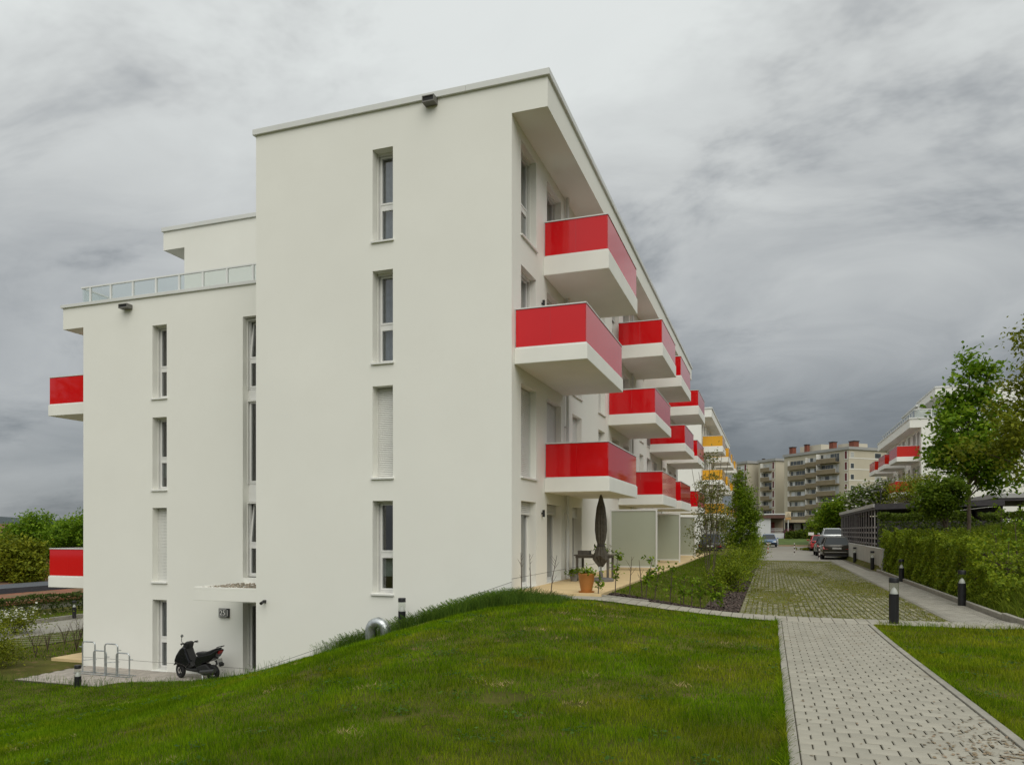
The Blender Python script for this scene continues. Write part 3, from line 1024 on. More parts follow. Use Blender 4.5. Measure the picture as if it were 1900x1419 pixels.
# stairwell glazing: one tall strip
for (za, zb, st) in ((5.62, 7.70, 'tilt'), (2.80, 5.30, 'wide'), (0.05, 2.27, 'tilt')):
    put_window(house, 'S', -14.75, YL, za, 1.5, zb - za, st, setback=0.27, sill=False, shutter=0.0)
for (za, zb) in ((5.31, 5.61), (2.28, 2.79)):
    MB().box(-14.75, -13.25, YL + .26, YL + .33, za, zb).obj('spandrel_panel', FRAME, house)
put_window(house, 'S', -14.75, YL, -2.80, 1.5, 2.07, 'wide', setback=0.30, sill=False)
m = MB().box(XL - .87, XL, YL, 41, 7.97, 8.66)
m.obj('roof_overhang', PLASTER, house)
m = MB()
m.quad((XL, YL, -3.2), (XL, 41, -3.2), (XL, 41, 7.97), (XL, YL, 7.97))
m.quad((XL, 41, -3.2), (XW, 41, -3.2), (XW, 41, 8.66), (XL, 41, 8.66))
m.obj('west_wall', PLASTER, house)
MB().box(XL - .8, XW, YL + .05, 41, 8.55, 8.60).obj('roof_terrace', mat('roof_membrane', (0.2, 0.2, 0.2)), house)
coping_run(house, 'x', XL - .93, XW - .001, YL - .055, YL + .3, 8.66, 8.76)
coping_run(house, 'y', YL + .3, 41, XL - .93, XL - .6, 8.66, 8.76)
scupper(-19.28, -18.93, YL - .002, 8.36, 8.49)
MB().box(XL, XW, YL - .003, YL + .01, -2.66, -2.652).obj('plinth_groove_shade', MATS['painted_groove_shade'], house)  # thin strip on the wall, groove shade put into its colour
# penthouse
pv_ = MB()
XP, YP = -18.88, 20.44
pv_.quad((XP, YP, 8.5), (XW, YP, 8.5), (XW, YP, 11.69), (XP, YP, 11.69))
pv_.quad((XP, YP, 8.5), (XP, 40, 8.5), (XP, 40, 11.69), (XP, YP, 11.69))
pv_.obj('penthouse_wall', PLASTER, house)
MB().box(XP - .90, XP, YP, 40, 11.06, 11.69).obj('roof_overhang', PLASTER, house)
coping_run(house, 'x', XP - .95, XW - .08, YP - .055, YP + .3, 11.69, 11.83)
coping_run(house, 'y', YP + .3, 40, XP - .95, XP - .65, 11.69, 11.83)
MB().box(XP, XW, YP + .05, 40, 11.6, 11.66).obj('flat_roof', MATS['roof_membrane'], house)
# terrace railing
YR, XRL, ZR = YL + 0.40, -21.50, 9.43
rail = MB().box(XRL, XW, YR - .03, YR + .03, ZR - .05, ZR).box(XRL, XRL + .06, YR + .03, 40, ZR - .05, ZR).obj('terrace_railing', ALU, house, bevel=.006)
posts_x = [-21.11, -20.24, -19.32, -18.38, -17.46, -16.55, -15.64, -14.69, -13.8]
for x in posts_x:
    MB().box(x - .03, x + .03, YR - .028, YR + .028, 8.6, ZR - .051).obj('post', ALU, rail)
for a, b in zip([XRL] + posts_x, posts_x + [XW]):
    MB().box(a + .04, b - .04, YR - .006, YR + .006, 8.70, ZR - .055).obj('glass_pane', CLEAR, rail)
yy = YR
while yy < 38:
    MB().box(XRL + .002, XRL + .055, yy + 1.0, yy + 1.05, 8.6, ZR - .051).obj('post', ALU, rail)
    MB().box(XRL + .022, XRL + .034, yy + .06, yy + .98, 8.70, ZR - .055).obj('glass_pane', CLEAR, rail)
    yy += 1.05
# balconies of the west front, peeping out past the corner
put_balcony(house, XL, -1, 18.46, 5.22, L=4.3)
put_balcony(house, XL, -1, 18.46, -0.46, L=4.3)
# entrance canopy with gravel top
can = MB()
can.box(-14.72, XW - .002, YG + .02, YL - .002, -0.46, -0.17)
can.box(-14.72, XW - .002, YG + .02, YG + .08, -0.17, -0.10).box(-14.72, -14.66, YG + .08, YL - .002, -0.17, -0.10)
can = can.obj('entrance_canopy', SLAB, house, bevel=.006)
gr = MB()
for i in range(1400):
    x, y = random.uniform(-14.63, XW - .03), random.uniform(YG + .1, YL - .04)
    if x < -13.6 and random.random() < .6:
        continue
    s_ = random.uniform(.012, .03); z = -0.17 + random.uniform(0, .05)
    gr.frustum([(x - s_, y - s_*.7, z), (x + s_*.8, y - s_, z), (x + s_, y + s_*.9, z), (x - s_*.8, y + s_, z)], [(x - s_*.4, y - s_*.4, z + s_), (x + s_*.5, y - s_*.4, z + s_), (x + s_*.4, y + s_*.5, z + s_), (x - s_*.5, y + s_*.4, z + s_)])
o = gr.obj('gravel', mat('roof_gravel', (0.30, 0.26, 0.20), 0.9, 0.25, 20, island=0.35), can, recalc=False); o['kind'] = 'stuff'
# small fittings on the walls
for y, z in ((18.62, 1.86), (18.62, 7.30), (21.35, 10.35), (24.6, 7.3), (26.95, 4.6), (33.6, 1.9)):
    wall_lamp(house, XE, 1, y, z)
m = MB().box(-12.40, -12.36, YG - .10, YG, -.46, -.38)
m.cyl((-12.38, YG - .10, -.42), (-12.38, YG - .20, -.46), .035, .04, 10)
m.obj('wall_spotlight', BLACK, house)
for y in (20.93, 31.7, 40.6):
    d = MB()
    d.cyl((XE + .09, y, 0.06), (XE + .09, y, 11.0), .045, .045, 10)
    for z in (1.9, 4.4, 7.0, 9.6):
        d.box(XE, XE + .09, y - .06, y + .06, z - .015, z + .015)
    d.obj('downpipe', COPING, house, smooth=True)
# terrace privacy screens
for (ys, nm) in ((26.7, 'nearest frosted glass privacy screen on the beige terrace'), (33.8, 'middle frosted glass privacy screen on the terrace, behind the first'), (40.9, 'farthest frosted glass privacy screen on the terrace')):
    sc = thing('privacy_screen', nm, 'screen', (-4.65, ys, 0), group='terrace privacy screens')
    m = MB()
    m.box(-.84, -.78, -.03, .03, 0, 2.18).box(.80, .86, -.03, .03, 0, 2.18).box(-.78, .80, -.03, .03, 2.12, 2.18).box(-.78, .80, -.03, .03, .10, .15)
    local(m, 'frame', COPING, sc, bevel=.005)
    local(MB().box(-.78, .80, -.006, .006, .15, 2.12), 'frosted_pane', FROST, sc)

# ------------------------------------------------------------------ the second house, with yellow balconies
house2 = thing('apartment_building', 'white apartment house with yellow glass balconies beyond the red-balconied house', 'apartment building', (-9.0, 80.0, -0.4))
Y2, Y2E = 65.9, 96.0
cols2 = [(66.5, 67.6), (68.7, 70.1), (71.6, 72.7), (75.0, 76.1), (77.4, 78.8), (80, 81.3), (84, 85), (86.2, 87.5), (89, 90.2), (92.5, 93.6)]
def st2(s, ci):
    return ('door' if ci in (1, 4, 7) or s == 0 else 'plain'), (ci in (1, 4, 7) or s == 0), 0.0
bal2 = [(3, 66.9, 4.3), (2, 66.6, 4.3), (1, 68.6, 4.3), (3, 77.0, 4.3), (2, 75.0, 4.3), (1, 77.0, 4.3), (3, 83.5, 4.3), (2, 85, 4.3), (1, 83.5, 4.3), (3, 91.5, 4.3), (1, 91.5, 4.3)]
xo2 = long_house(house2, XE, 1, Y2, Y2E, XW, -1.0, 0.15, YELLOW, bal2, cols2, st2, ztop=11.84)
m = MB()
m.quad((XW, Y2, -3.0), (XE, Y2, -3.0), (XE, Y2, 11.84), (XW, Y2, 11.84))
m.quad((XW, Y2, -3.0), (XW, Y2E, -3.0), (XW, Y2E, 11.84), (XW, Y2, 11.84))
m.quad((XW, Y2E, -3.0), (XE, Y2E, -3.0), (XE, Y2E, 11.84), (XW, Y2E, 11.84))
m.obj('gable_wall', PLASTER, house2)
MB().box(XW, XE, Y2 + .05, Y2E, 11.7, 11.8).obj('flat_roof', MATS['roof_membrane'], house2)
coping_run(house2, 'x', XW - .07, xo2 + .06, Y2 - .06, Y2 + .3, 11.84, 11.98, 4)
coping_run(house2, 'y', Y2 + .3, Y2E, xo2 - .24, xo2 + .06, 11.84, 11.98, 5)

# ------------------------------------------------------------------ the house on the right
house3 = thing('apartment_building', 'white apartment house with red balconies half hidden by trees on the right', 'apartment building', (18.0, 78.0, 1.6))
X3, Y3, Y3E, DZ3 = 11.62, 68.6, 88.0, 1.90
cols3 = [(69.4, 70.6), (71.2, 72.6), (73.8, 74.9), (76.6, 77.9), (79.0, 80.2), (82.0, 83.2), (84.4, 85.6), (86.2, 87.2)]
def st3(s, ci):
    return ('door' if ci in (0, 3, 5) else 'plain'), ci in (0, 3, 5) and s > 0, 0.0
bal3 = [(2, 69.2, 4.3), (2, 76.3, 4.3), (2, 83.2, 4.3), (1, 70.2, 4.3), (1, 76.8, 4.3), (1, 83.4, 4.3)]
REDL = mat('bright_red_panel', (0.60, 0.022, 0.012), 0.10, 0.03, 0.8)
xo3 = long_house(house3, X3, -1, Y3, Y3E, 30, 0.0, DZ3, REDL, bal3, cols3, st3, ztop=10.56, storeys=3)
ops = [(16.2, 17.9, 5.2, 8.4), (16.5, 18.4, 1.4, 4.2), (19.5, 21.0, 5.2, 8.4)]
wall_mesh(20.0, 0.0, 10.56, [(9.4, 10.9, 5.9, 8.9), (9.9, 12.2, 2.6, 5.0)]).xf(frame_mat('S', X3, Y3, 0)).obj('gable_wall', PLASTER, house3)
put_window(house3, 'S', X3 + 9.4, Y3, 5.9, 1.5, 3.0, 'wide', sill=False)
put_window(house3, 'S', X3 + 9.9, Y3, 2.6, 2.3, 2.4, 'wide', sill=False)
coping_run(house3, 'x', xo3 - .06, X3 + 20, Y3 - .06, Y3 + .3, 10.56, 10.69, 4)
coping_run(house3, 'y', Y3 + .3, Y3E, xo3 - .06, xo3 + .24, 10.56, 10.69, 5)
MB().box(xo3 + .1, X3 + 20, Y3 + .05, Y3E, 10.45, 10.52).obj('roof_terrace', MATS['roof_membrane'], house3)
ra = MB().box(X3 - .45, X3 - .39, Y3 + .4, Y3E, 11.36, 11.42).box(X3 - .39, X3 + 20, Y3 + .4, Y3 + .46, 11.36, 11.42).obj('terrace_railing', ALU, house3)
y = Y3 + .42
while y < Y3E - 1:
    MB().box(X3 - .43, X3 - .41, y + .05, y + 1.15, 10.6, 11.36).obj('glass_pane', CLEAR, ra)
    MB().box(X3 - .45, X3 - .40, y + 1.17, y + 1.23, 10.5, 11.36).obj('post', ALU, ra)
    y += 1.2
for i in range(9):
    MB().box(X3 - .38 + i * 1.2, X3 + .75 + i * 1.2, Y3 + .42, Y3 + .44, 10.6, 11.36).obj('glass_pane', CLEAR, ra)
    MB().box(X3 + .77 + i * 1.2, X3 + .83 + i * 1.2, Y3 + .4, Y3 + .46, 10.5, 11.36).obj('post', ALU, ra)
# penthouse of the right house
m = MB().box(14.2, 31, 72.0, 80.5, 10.5, 13.57); m.obj('penthouse_wall', PLASTER, house3)
MB().box(13.25, 14.2, 72.0, 80.0, 12.9, 13.57).obj('roof_overhang', PLASTER, house3)
MB().box(13.2, 31, 71.95, 80.6, 13.57, 13.72).obj('coping', COPING, house3)
m = MB().box(13.6, 30, 81.5, 90, 10.5, 13.5); m.obj('penthouse_wall', PLASTER, house3)
MB().box(13.3, 30, 81.4, 90, 13.5, 13.65).obj('coping', COPING, house3)
put_window(house3, 'S', 14.6, 72.0, 10.9, 2.0, 1.5, 'wide', setback=-0.02, sill=False)
MB().box(X3, X3 + 20, Y3E - .1, Y3E, 0, 10.5).obj('side_wall', PLASTER, house3)

# ------------------------------------------------------------------ bollard lights
WHITE = mat('white_enamel', (0.62, 0.62, 0.60), 0.4, 0.02)
LAMPGLASS = glass_mat('lamp_glass', (0.93, 0.95, 0.93), 0.03)
def bollard(x, y, label, h=0.86, z=None):
    z = hz(x, y) + 0.005 if z is None else z
    t = thing('bollard_light', label, 'bollard light', (x, y, z), random.uniform(0, 6), 'bollard lights along the paths')
    p = h - 0.31
    local(MB().lathe([(0, 0), (.088, 0), (.088, p), (.0, p)], n=24), 'post', BLACK, t, smooth=True)
    local(MB().lathe([(.0, p), (.070, p), (.066, p + .03), (.044, p + .085), (.012, p + .125), (0, p + .125)], n=24), 'reflector_cone', WHITE, t, smooth=True)
    local(MB().lathe([(.084, p), (.084, p + .215)], n=24), 'glass_cylinder', LAMPGLASS, t, smooth=True)
    local(MB().lathe([(0, p + .215), (.089, p + .215), (.089, p + .30), (.085, h), (0, h)], n=24), 'cap', BLACK, t, smooth=True)
    return t
bollard(2.24, 16.0, 'black bollard light in the grass corner beside the path, nearest on the right', 0.90)
bollard(4.36, 20.6, 'black bollard light at the kerb in front of the thin brown shrubs')
bollard(4.40, 29.7, 'black bollard light against the green hedge, second along the kerb', 0.80)
bollard(4.45, 38.2, 'black bollard light in front of the concrete wall, beside the hedge end')
bollard(4.48, 46.2, 'black bollard light in front of the concrete wall, next to the parked estate car')
bollard(-8.18, 15.75, 'black bollard light in tall grass beside the steel vent pipe', 0.80)
bollard(-18.25, 15.75, 'short black bollard light at the lawn edge in front of the bicycle rack', 0.62, z=-2.95)
bollard(-32.8, 28.1, 'black bollard light far left beside the paved path and hedge', 0.86, z=-2.93)

# ------------------------------------------------------------------ striped posts
def striped_post(x, y, label, red):
    t = thing('striped_post', label, 'post', (x, y, hz(x, y) + .02), 0, 'striped barrier posts')
    local(MB().lathe([(0, 0), (.038, 0), (.038, .86), (.030, .90), (0, .90)], n=14), 'post', mat('post_white', (0.62, 0.60, 0.55), 0.5), t, smooth=True)
    for z in (.18, .45, .70):
        local(MB().lathe([(.0395, z), (.0395, z + .12)], n=14), 'band', mat('band_red', (0.42, 0.03, 0.02), 0.5) if red else mat('band_dark', (0.05, 0.02, 0.02), 0.5), t, smooth=True)
striped_post(-0.19, 58.4, 'white post with red bands in front of the blue car', True)
striped_post(1.66, 59.2, 'white post with dark bands standing alone in the paved yard', False)
striped_post(2.86, 50.2, 'white post with dark bands beside the parked estate car', False)

# ------------------------------------------------------------------ street lamps
def street_lamp(x, y, top, arm, label, z=None):
    z = hz(x, y) if z is None else z
    t = thing('street_lamp', label, 'street lamp', (x, y, z), 0, 'flat-armed street lamps')
    local(MB().box(-.05, .05, -.05, .05, 0, top - z), 'pole', BLACK, t, bevel=.008)
    local(MB().box(.05 if arm > 0 else arm, arm if arm > 0 else -.05, -.06, .06, top - z - .10, top - z - .005), 'lamp_arm', BLACK, t, bevel=.008)
    local(MB().box(min(.25 * arm, .95 * arm), max(.25 * arm, .95 * arm), -.05, .05, top - z - .112, top - z - .1), 'lamp_diffuser', WHITE, t)
for i, y in enumerate((67.6, 78.8, 89.5, 100.5)):
    street_lamp(-1.75, y, 4.12, 0.62, ('nearest', 'second', 'third', 'farthest')[i] + ' dark flat-armed street lamp in the row behind the slender tree', z=-0.4)
street_lamp(8.3, 66.0, 4.7, -0.75, 'dark flat-armed lamp standing behind the carport roof on the right', z=0.5)

# ------------------------------------------------------------------ vent pipe beside the gable
vp = thing('vent_pipe', 'galvanised steel U-bend ventilation pipe in tall grass by the gable', 'vent pipe', (-8.80, 15.72, hz(-8.8, 15.72)))
zb = hz(-8.8, 15.72)
pts = []
RB = 0.205
cz = -0.98
for i in range(13):
    a = math.pi - math.pi * i / 12
    pts.append((-8.80 + RB * math.cos(a), 15.72, cz + RB * 1.05 * math.sin(a)))
pts = [(-8.80 - RB, 15.72, zb - .1)] + pts
MB().tube(pts, .125, 20).obj('bent_pipe', GALV, vp, smooth=True)
sh = MB()
for i in (1, 4, 7, 10, 13):
    p = Vector(pts[i]); q = Vector(pts[min(i + 1, 13)]) if i < 13 else p + (p - Vector(pts[12]))
    d = (q - p).normalized() * .012
    sh.cyl(p - d, p + d, .129, .129, 20)
sh.obj('seam_ring', GALV, vp, smooth=True)
MB().cyl((-8.80 + RB, 15.72, cz), (-8.80 + RB, 15.72, cz - .10), .127, .127, 20, caps=False).obj('outlet_collar', GALV, vp, smooth=True)
gm = MB()
for i in range(-4, 5):
    gm.tube([(-8.80 + RB + i * .027, 15.72 - .11, cz - .10), (-8.80 + RB + i * .027, 15.72 + .11, cz - .10)], .003, 5)
    gm.tube([(-8.80 + RB - .11, 15.72 + i * .027, cz - .102), (-8.80 + RB + .11, 15.72 + i * .027, cz - .102)], .003, 5)
gm.obj('outlet_grille', GALV, vp)

# ------------------------------------------------------------------ house number sign
sg = thing('house_number_sign', 'dark framed house number sign reading 25 beside the entrance', 'sign', (-15.39, YL - .003, -1.17))
MB().box(-15.57, -15.21, YL - .07, YL - .003, -1.165, -.900).obj('sign_box', BLACK, sg, bevel=.006)
MB().box(-15.545, -15.275, YL - .073, YL - .0705, -1.145, -.920).obj('number_plate', mat('sign_dark_face', (0.06, 0.062, 0.06), 0.4), sg)
def text_mesh(body, size, name, m, parent, x, y, z, rotz=0.0):
    cu = bpy.data.curves.new(name, 'FONT')
    cu.body = body; cu.size = size; cu.align_x = 'CENTER'; cu.align_y = 'CENTER'; cu.extrude = 0.001
    tmp = bpy.data.objects.new(name + '_tmp', cu)
    COL.objects.link(tmp)
    me = bpy.data.meshes.new_from_object(tmp.evaluated_get(bpy.context.evaluated_depsgraph_get()))
    bpy.data.objects.remove(tmp); bpy.data.curves.remove(cu)
    T = Matrix.Translation((x, y, z)) @ Matrix.Rotation(rotz, 4, 'Z') @ Matrix.Rotation(R(90), 4, 'X')
    me.transform(T)
    me.materials.clear(); me.materials.append(m)
    return link(name, me, parent)
SIGNW = mat('sign_white', (0.80, 0.80, 0.77), 0.4)
o = text_mesh('25', 0.215, 'numerals', SIGNW, sg, -15.425, YL - .0745, -1.033)
m = MB()
for q in ((-15.55, -15.285, -1.147, -1.137), (-15.55, -15.285, -.925, -.915), (-15.55, -15.54, -1.137, -.925), (-15.295, -15.285, -1.137, -.925)):
    m.box(q[0], q[1], YL - .0745, YL - .0735, q[2], q[3])
m.obj('border_line', SIGNW, sg)
MB().box(-15.245, -15.232, YL - .0745, YL - .0705, -1.125, -.940).obj('bar_mark', SIGNW, sg)

# ------------------------------------------------------------------ bicycle rack
bx0, by0 = -19.44, 17.45
rk = thing('bicycle_rack', 'galvanised steel bicycle rack with alternating high and low hoops', 'bicycle rack', (bx0, by0, -2.925))
def hoop(x0, x1, y, h, r=.055):
    pts = [(x0, y, 0)]
    for i in range(6):
        a = math.pi - math.pi / 2 * i / 5
        pts.append((x0 + .09 + .09 * math.cos(a), y, h - .09 + .09 * math.sin(a)))
    for i in range(6):
        a = math.pi / 2 - math.pi / 2 * i / 5
        pts.append((x1 - .09 + .09 * math.cos(a), y, h - .09 + .09 * math.sin(a)))
    pts.append((x1, y, 0))
    return pts
xx = -0.55
for i in range(4):
    hh = .94 if i % 2 == 0 else .70
    w = .50
    yo = -.03 - .06 * i
    m = MB().tube(hoop(xx, xx + w, yo, hh), .021, 10)
    hp = local(m, 'hoop', GALV, rk, smooth=True)
    sgn = -1 if i == 0 else 1
    xs_ = xx if i == 0 else xx + w
    local(MB().tube([(xs_, yo, hh - .17), (xs_ + sgn * .13, yo, hh - .165)], .013, 8), 'wheel_stop', GALV, hp, smooth=True)
    for q in (xx, xx + w):
        local(MB().box(q - .06, q + .06, yo - .05, yo + .05, 0, .008), 'foot_plate', GALV, hp)
    if i in (0, 2):
        local(MB().tube([(xx - .03, yo + .02, .36), (xx + w + .05, yo + .02, .42)], .010, 8), 'cross_bar', GALV, hp, smooth=True)
    xx += w + .012
local(MB().box(-.62, 1.56, -.05, -.02, .008, .03).box(-.62, 1.56, -.30, -.27, .008, .03), 'base_rail', GALV, rk)

# ------------------------------------------------------------------ motor scooter
def scooter():
    A = -16.02
    base = (-15.86, 17.66, -2.925)
    t = thing('motor_scooter', 'black motor scooter parked on its stand beside the entrance wall', 'scooter', base, 0.0)
    GLB = mat('scooter_gloss_black', (0.010, 0.010, 0.012), 0.16, 0.05)
    DRK = mat('scooter_matt_black', (0.016, 0.016, 0.016), 0.55, 0.1)
    RUB = mat('tyre_rubber', (0.012, 0.012, 0.012), 0.8, 0.2, 20)
    rot = math.atan2(0.04, -1.0)
    t.rotation_euler = (0, 0, rot)
    t.scale = (.97, .97, .99)
    PINV[t.name] = (Matrix.Translation(base) @ Matrix.Rotation(rot, 4, 'Z')).inverted()
    s = 1.0
    # local x forward; front axle at .63, rear axle at -.63; side outlines traced in metres
    def side(pts, w, name, m, parent=t, bev=.02, y0=0.0):
        return local(MB().prism(pts, 'y', y0 - w / 2, y0 + w / 2), name, m, parent, bevel=bev)
    def wheel(x, turn, r, rw, name):
        M = Matrix.Translation((x, 0, r)) @ Matrix.Rotation(turn, 4, 'Z')
        prof = []
        for i in range(13):
            a = 2 * math.pi * i / 12
            prof.append((r - rw * .5 + rw * .5 * math.cos(a), rw * .55 * math.sin(a)))
        w = link(name, MB().lathe(prof, n=28, axis='y').mesh('tyre', RUB, True), t, 0, M)
        rim = MB().lathe([(r - rw * .95, -.035), (r - rw * .8, -.04), (r - rw * .8, .04), (r - rw * .95, .035), (r - rw * .95, -.035)], n=28, axis='y')
        link('rim', rim.mesh('rim', GLB, True), w, 0, I4)
        sp = MB()
        for k in range(5):
            a = 2 * math.pi * k / 5
            p = Vector((math.cos(a), 0, math.sin(a)))
            sp.tube([p * .03, p * (r - rw * .9)], [.022, .014], 6)
        sp.cyl((0, -.05, 0), (0, .05, 0), .04, .04, 14)
        link('spokes', sp.mesh('spokes', GLB, True), w, 0, I4)
        link('brake_disc', MB().lathe([(.05, .052), (.095, .052), (.095, .056), (.05, .056), (.05, .052)], n=24, axis='y').mesh('brake_disc', mat('brake_steel', (0.6, 0.6, 0.6), 0.3, metal=.9), True), w, 0, I4)
        return w
    wheel(.62, R(-18), .235, .115, 'front_wheel')
    wheel(-.62, 0, .235, .125, 'rear_wheel')
    local(MB().tube([(.60, .06, .235), (.52, .06, .62), (.46, 0, .80)], .022, 8).tube([(.60, -.06, .235), (.52, -.06, .62), (.46, 0, .80)], .022, 8), 'fork', DRK, t, smooth=True)
    side([(.86, .36), (.80, .46), (.66, .50), (.50, .46), (.47, .42), (.62, .45), (.78, .40)], .14, 'front_mudguard', GLB, bev=.015)
    side([(.74, .48), (.72, .56), (.66, .70), (.52, .88), (.40, .97), (.30, .95), (.24, .80), (.12, .58), (.08, .46), (.26, .34), (.40, .40), (.56, .42)], .36, 'front_fairing', GLB, bev=.06)
    side([(.76, .47), (.70, .53), (.60, .44), (.62, .36)], .24, 'nose_panel', DRK, bev=.02)
    side([(.47, .90), (.40, 1.05), (.30, 1.12), (.20, 1.08), (.24, .92), (.34, .86)], .26, 'handlebar_cowl', DRK, bev=.045)
    side([(.485, .93), (.43, 1.03), (.40, 1.03), (.44, .92)], .17, 'headlight', mat('lamp_lens', (0.50, 0.52, 0.52), 0.12), bev=.012)
    hb = MB().tube([(.30, -.33, 1.06), (.32, -.12, 1.04), (.32, .12, 1.04), (.30, .33, 1.06)], .013, 8)
    hb.tube([(.29, .21, 1.07), (.28, .335, 1.07)], .019, 8).tube([(.29, -.21, 1.07), (.28, -.335, 1.07)], .019, 8)
    hbo = local(hb, 'handlebar', DRK, t, smooth=True)
    local(MB().tube([(.34, .25, 1.05), (.27, .34, 1.02)], .008, 6).tube([(.34, -.25, 1.05), (.27, -.34, 1.02)], .008, 6), 'brake_lever', DRK, hbo)
    for sy in (1,):
        local(MB().tube([(.31, sy * .24, 1.06), (.33, sy * .27, 1.16), (.29, sy * .29, 1.27)], .009, 6), 'mirror_stalk', DRK, t)
        mm = MB().lathe([(0, -.012), (.045, -.010), (.058, 0), (.05, .012), (0, .014)], n=16, axis='x').xf(Matrix.Translation((.275, sy * .30, 1.30)) @ Matrix.Diagonal((1, 1, .8, 1)))
        local(mm, 'mirror', mat('mirror_shell', (0.35, 0.36, 0.36), 0.15, metal=.6), t, smooth=True)
    side([(.14, .33), (.30, .36), (.28, .26), (-.20, .23), (-.30, .30), (-.20, .34)], .30, 'footboard', DRK, bev=.02)
    side([(.14, .58), (.06, .48), (-.02, .40), (.10, .34), (.26, .36)], .30, 'leg_shield_base', DRK, bev=.03)
    side([(-.06, .78), (-.12, .82), (-.40, .83), (-.62, .90), (-.84, .98), (-.86, .93), (-.62, .80), (-.40, .74), (-.14, .70)], .27, 'seat', mat('scooter_seat', (0.018, 0.018, 0.019), 0.5, 0.1, 30), bev=.04)
    side([(-.10, .70), (-.40, .75), (-.66, .82), (-.88, .94), (-.92, .90), (-.80, .72), (-.60, .58), (-.40, .52), (-.24, .40), (-.10, .36), (-.04, .52)], .30, 'body_side', GLB, bev=.05)
    side([(-.10, .42), (-.30, .46), (-.46, .50), (-.66, .36), (-.76, .28), (-.70, .18), (-.40, .16), (-.16, .22)], .22, 'engine', DRK, bev=.03, y0=.04)
    local(MB().cyl((-.30, .16, .26), (-.86, .18, .33), .05, .065, 14), 'exhaust', mat('exhaust_metal', (0.08, 0.08, 0.08), 0.35, metal=.5), t, smooth=True)
    local(MB().tube([(-.60, -.10, .30), (-.72, -.10, .68)], .022, 8), 'shock_absorber', mat('shock_spring', (0.10, 0.10, 0.10), 0.4, metal=.6), t)
    side([(-.74, .60), (-.80, .62), (-.98, .52), (-.96, .44), (-.90, .46)], .16, 'rear_mudguard', DRK, bev=.01)
    side([(-.86, .66), (-.92, .46), (-.93, .46), (-.87, .66)], .20, 'number_plate', mat('scooter_plate', (0.45, 0.45, 0.43), 0.4), bev=0)
    side([(-.88, .90), (-.94, .89), (-.90, .80), (-.86, .82)], .16, 'tail_light', mat('tail_red', (0.35, 0.01, 0.01), 0.2), bev=.008)
    local(MB().tube([(-.84, .09, .99), (-.97, .08, 1.03), (-.97, -.08, 1.03), (-.84, -.09, .99)], .012, 8), 'grab_rail', DRK, t, smooth=True)
    local(MB().tube([(-.28, .08, .20), (-.34, .13, .0)], .012, 6).tube([(-.28, -.08, .20), (-.34, -.13, .0)], .012, 6), 'stand', GALV, t)
scooter()

# ------------------------------------------------------------------ terrace furniture
PAR = mat('parasol_cloth', (0.085, 0.075, 0.058), 0.9, 0.25, 14.0, 0.3, 60)
pr = thing('closed_parasol', 'closed dark olive parasol on a round base on the terrace', 'parasol', (-4.49, 20.6, 0.0))
m = MB()
n = 24
prof = [(.02, 2.42), (.05, 2.34), (.11, 2.05), (.145, 1.70), (.15, 1.42), (.125, 1.18), (.085, 1.02), (.10, .96), (.17, .76), (.205, .66), (.15, .58), (.07, .46), (.03, .42)]
vs = []
for j, (r_, z_) in enumerate(prof):
    for k in range(n):
        a = 2 * math.pi * k / n
        f = 1 + (.28 if z_ < 2.3 else 0) * (.5 if k % 2 else -.5) * (1 if k % 4 < 2 else .7)
        dz_ = (.07 * math.sin(a * 3) if j in (9, 10, 11) else 0)
        vs.append((r_ * f * math.cos(a), r_ * f * math.sin(a), z_ + dz_))
m.add(vs, [(j * n + k, j * n + (k + 1) % n, (j + 1) * n + (k + 1) % n, (j + 1) * n + k) for j in range(len(prof) - 1) for k in range(n)])
local(m, 'folded_canopy', PAR, pr)
local(MB().cyl((0, 0, .06), (0, 0, 2.44), .022, .022, 12), 'pole', mat('parasol_pole', (0.35, 0.35, 0.33), 0.4, metal=.4), pr, smooth=True)
local(MB().lathe([(0, 0), (.36, 0), (.36, .06), (.30, .09), (.06, .11), (.05, .30), (0, .30)], n=28), 'base', mat('parasol_base', (0.16, 0.15, 0.14), 0.7, 0.1, 8), pr, smooth=True)
local(MB().lathe([(.105, 1.04), (.11, 1.0), (.105, .97)], n=20), 'tie_band', mat('tie_band_cloth', (0.05, 0.045, 0.04), 0.9), pr)
# table
TW = mat('weathered_table', (0.12, 0.105, 0.085), 0.7, 0.2, 8.0)
tb = thing('terrace_table', 'dark weathered garden table with plants on it behind the terracotta pot', 'table', (-4.75, 21.0, 0.0))
tt = MB()
for i in range(7):
    tt.box(-.52, .52, -.42 + i * .12, -.42 + i * .12 + .115, .70, .735)
local(tt, 'table_top', TW, tb)
local(MB().box(-.48, .48, -.38, .38, .64, .698), 'apron', TW, tb)
for sx_ in (-1, 1):
    for sy_ in (-1, 1):
        local(MB().box(sx_ * .44 - .03, sx_ * .44 + .03, sy_ * .34 - .03, sy_ * .34 + .03, 0, .64), 'leg', TW, tb)
bxm = thing('wooden_tray', 'low wooden tray on the left end of the terrace table', 'tray', (-5.02, 20.85, .737))
local(MB().box(-.17, .17, -.12, .12, 0, .02).box(-.17, .17, -.12, -.10, .02, .11).box(-.17, .17, .10, .12, .02, .11).box(-.17, -.15, -.10, .10, .02, .11).box(.15, .17, -.10, .10, .02, .11), 'tray_box', TW, bxm)

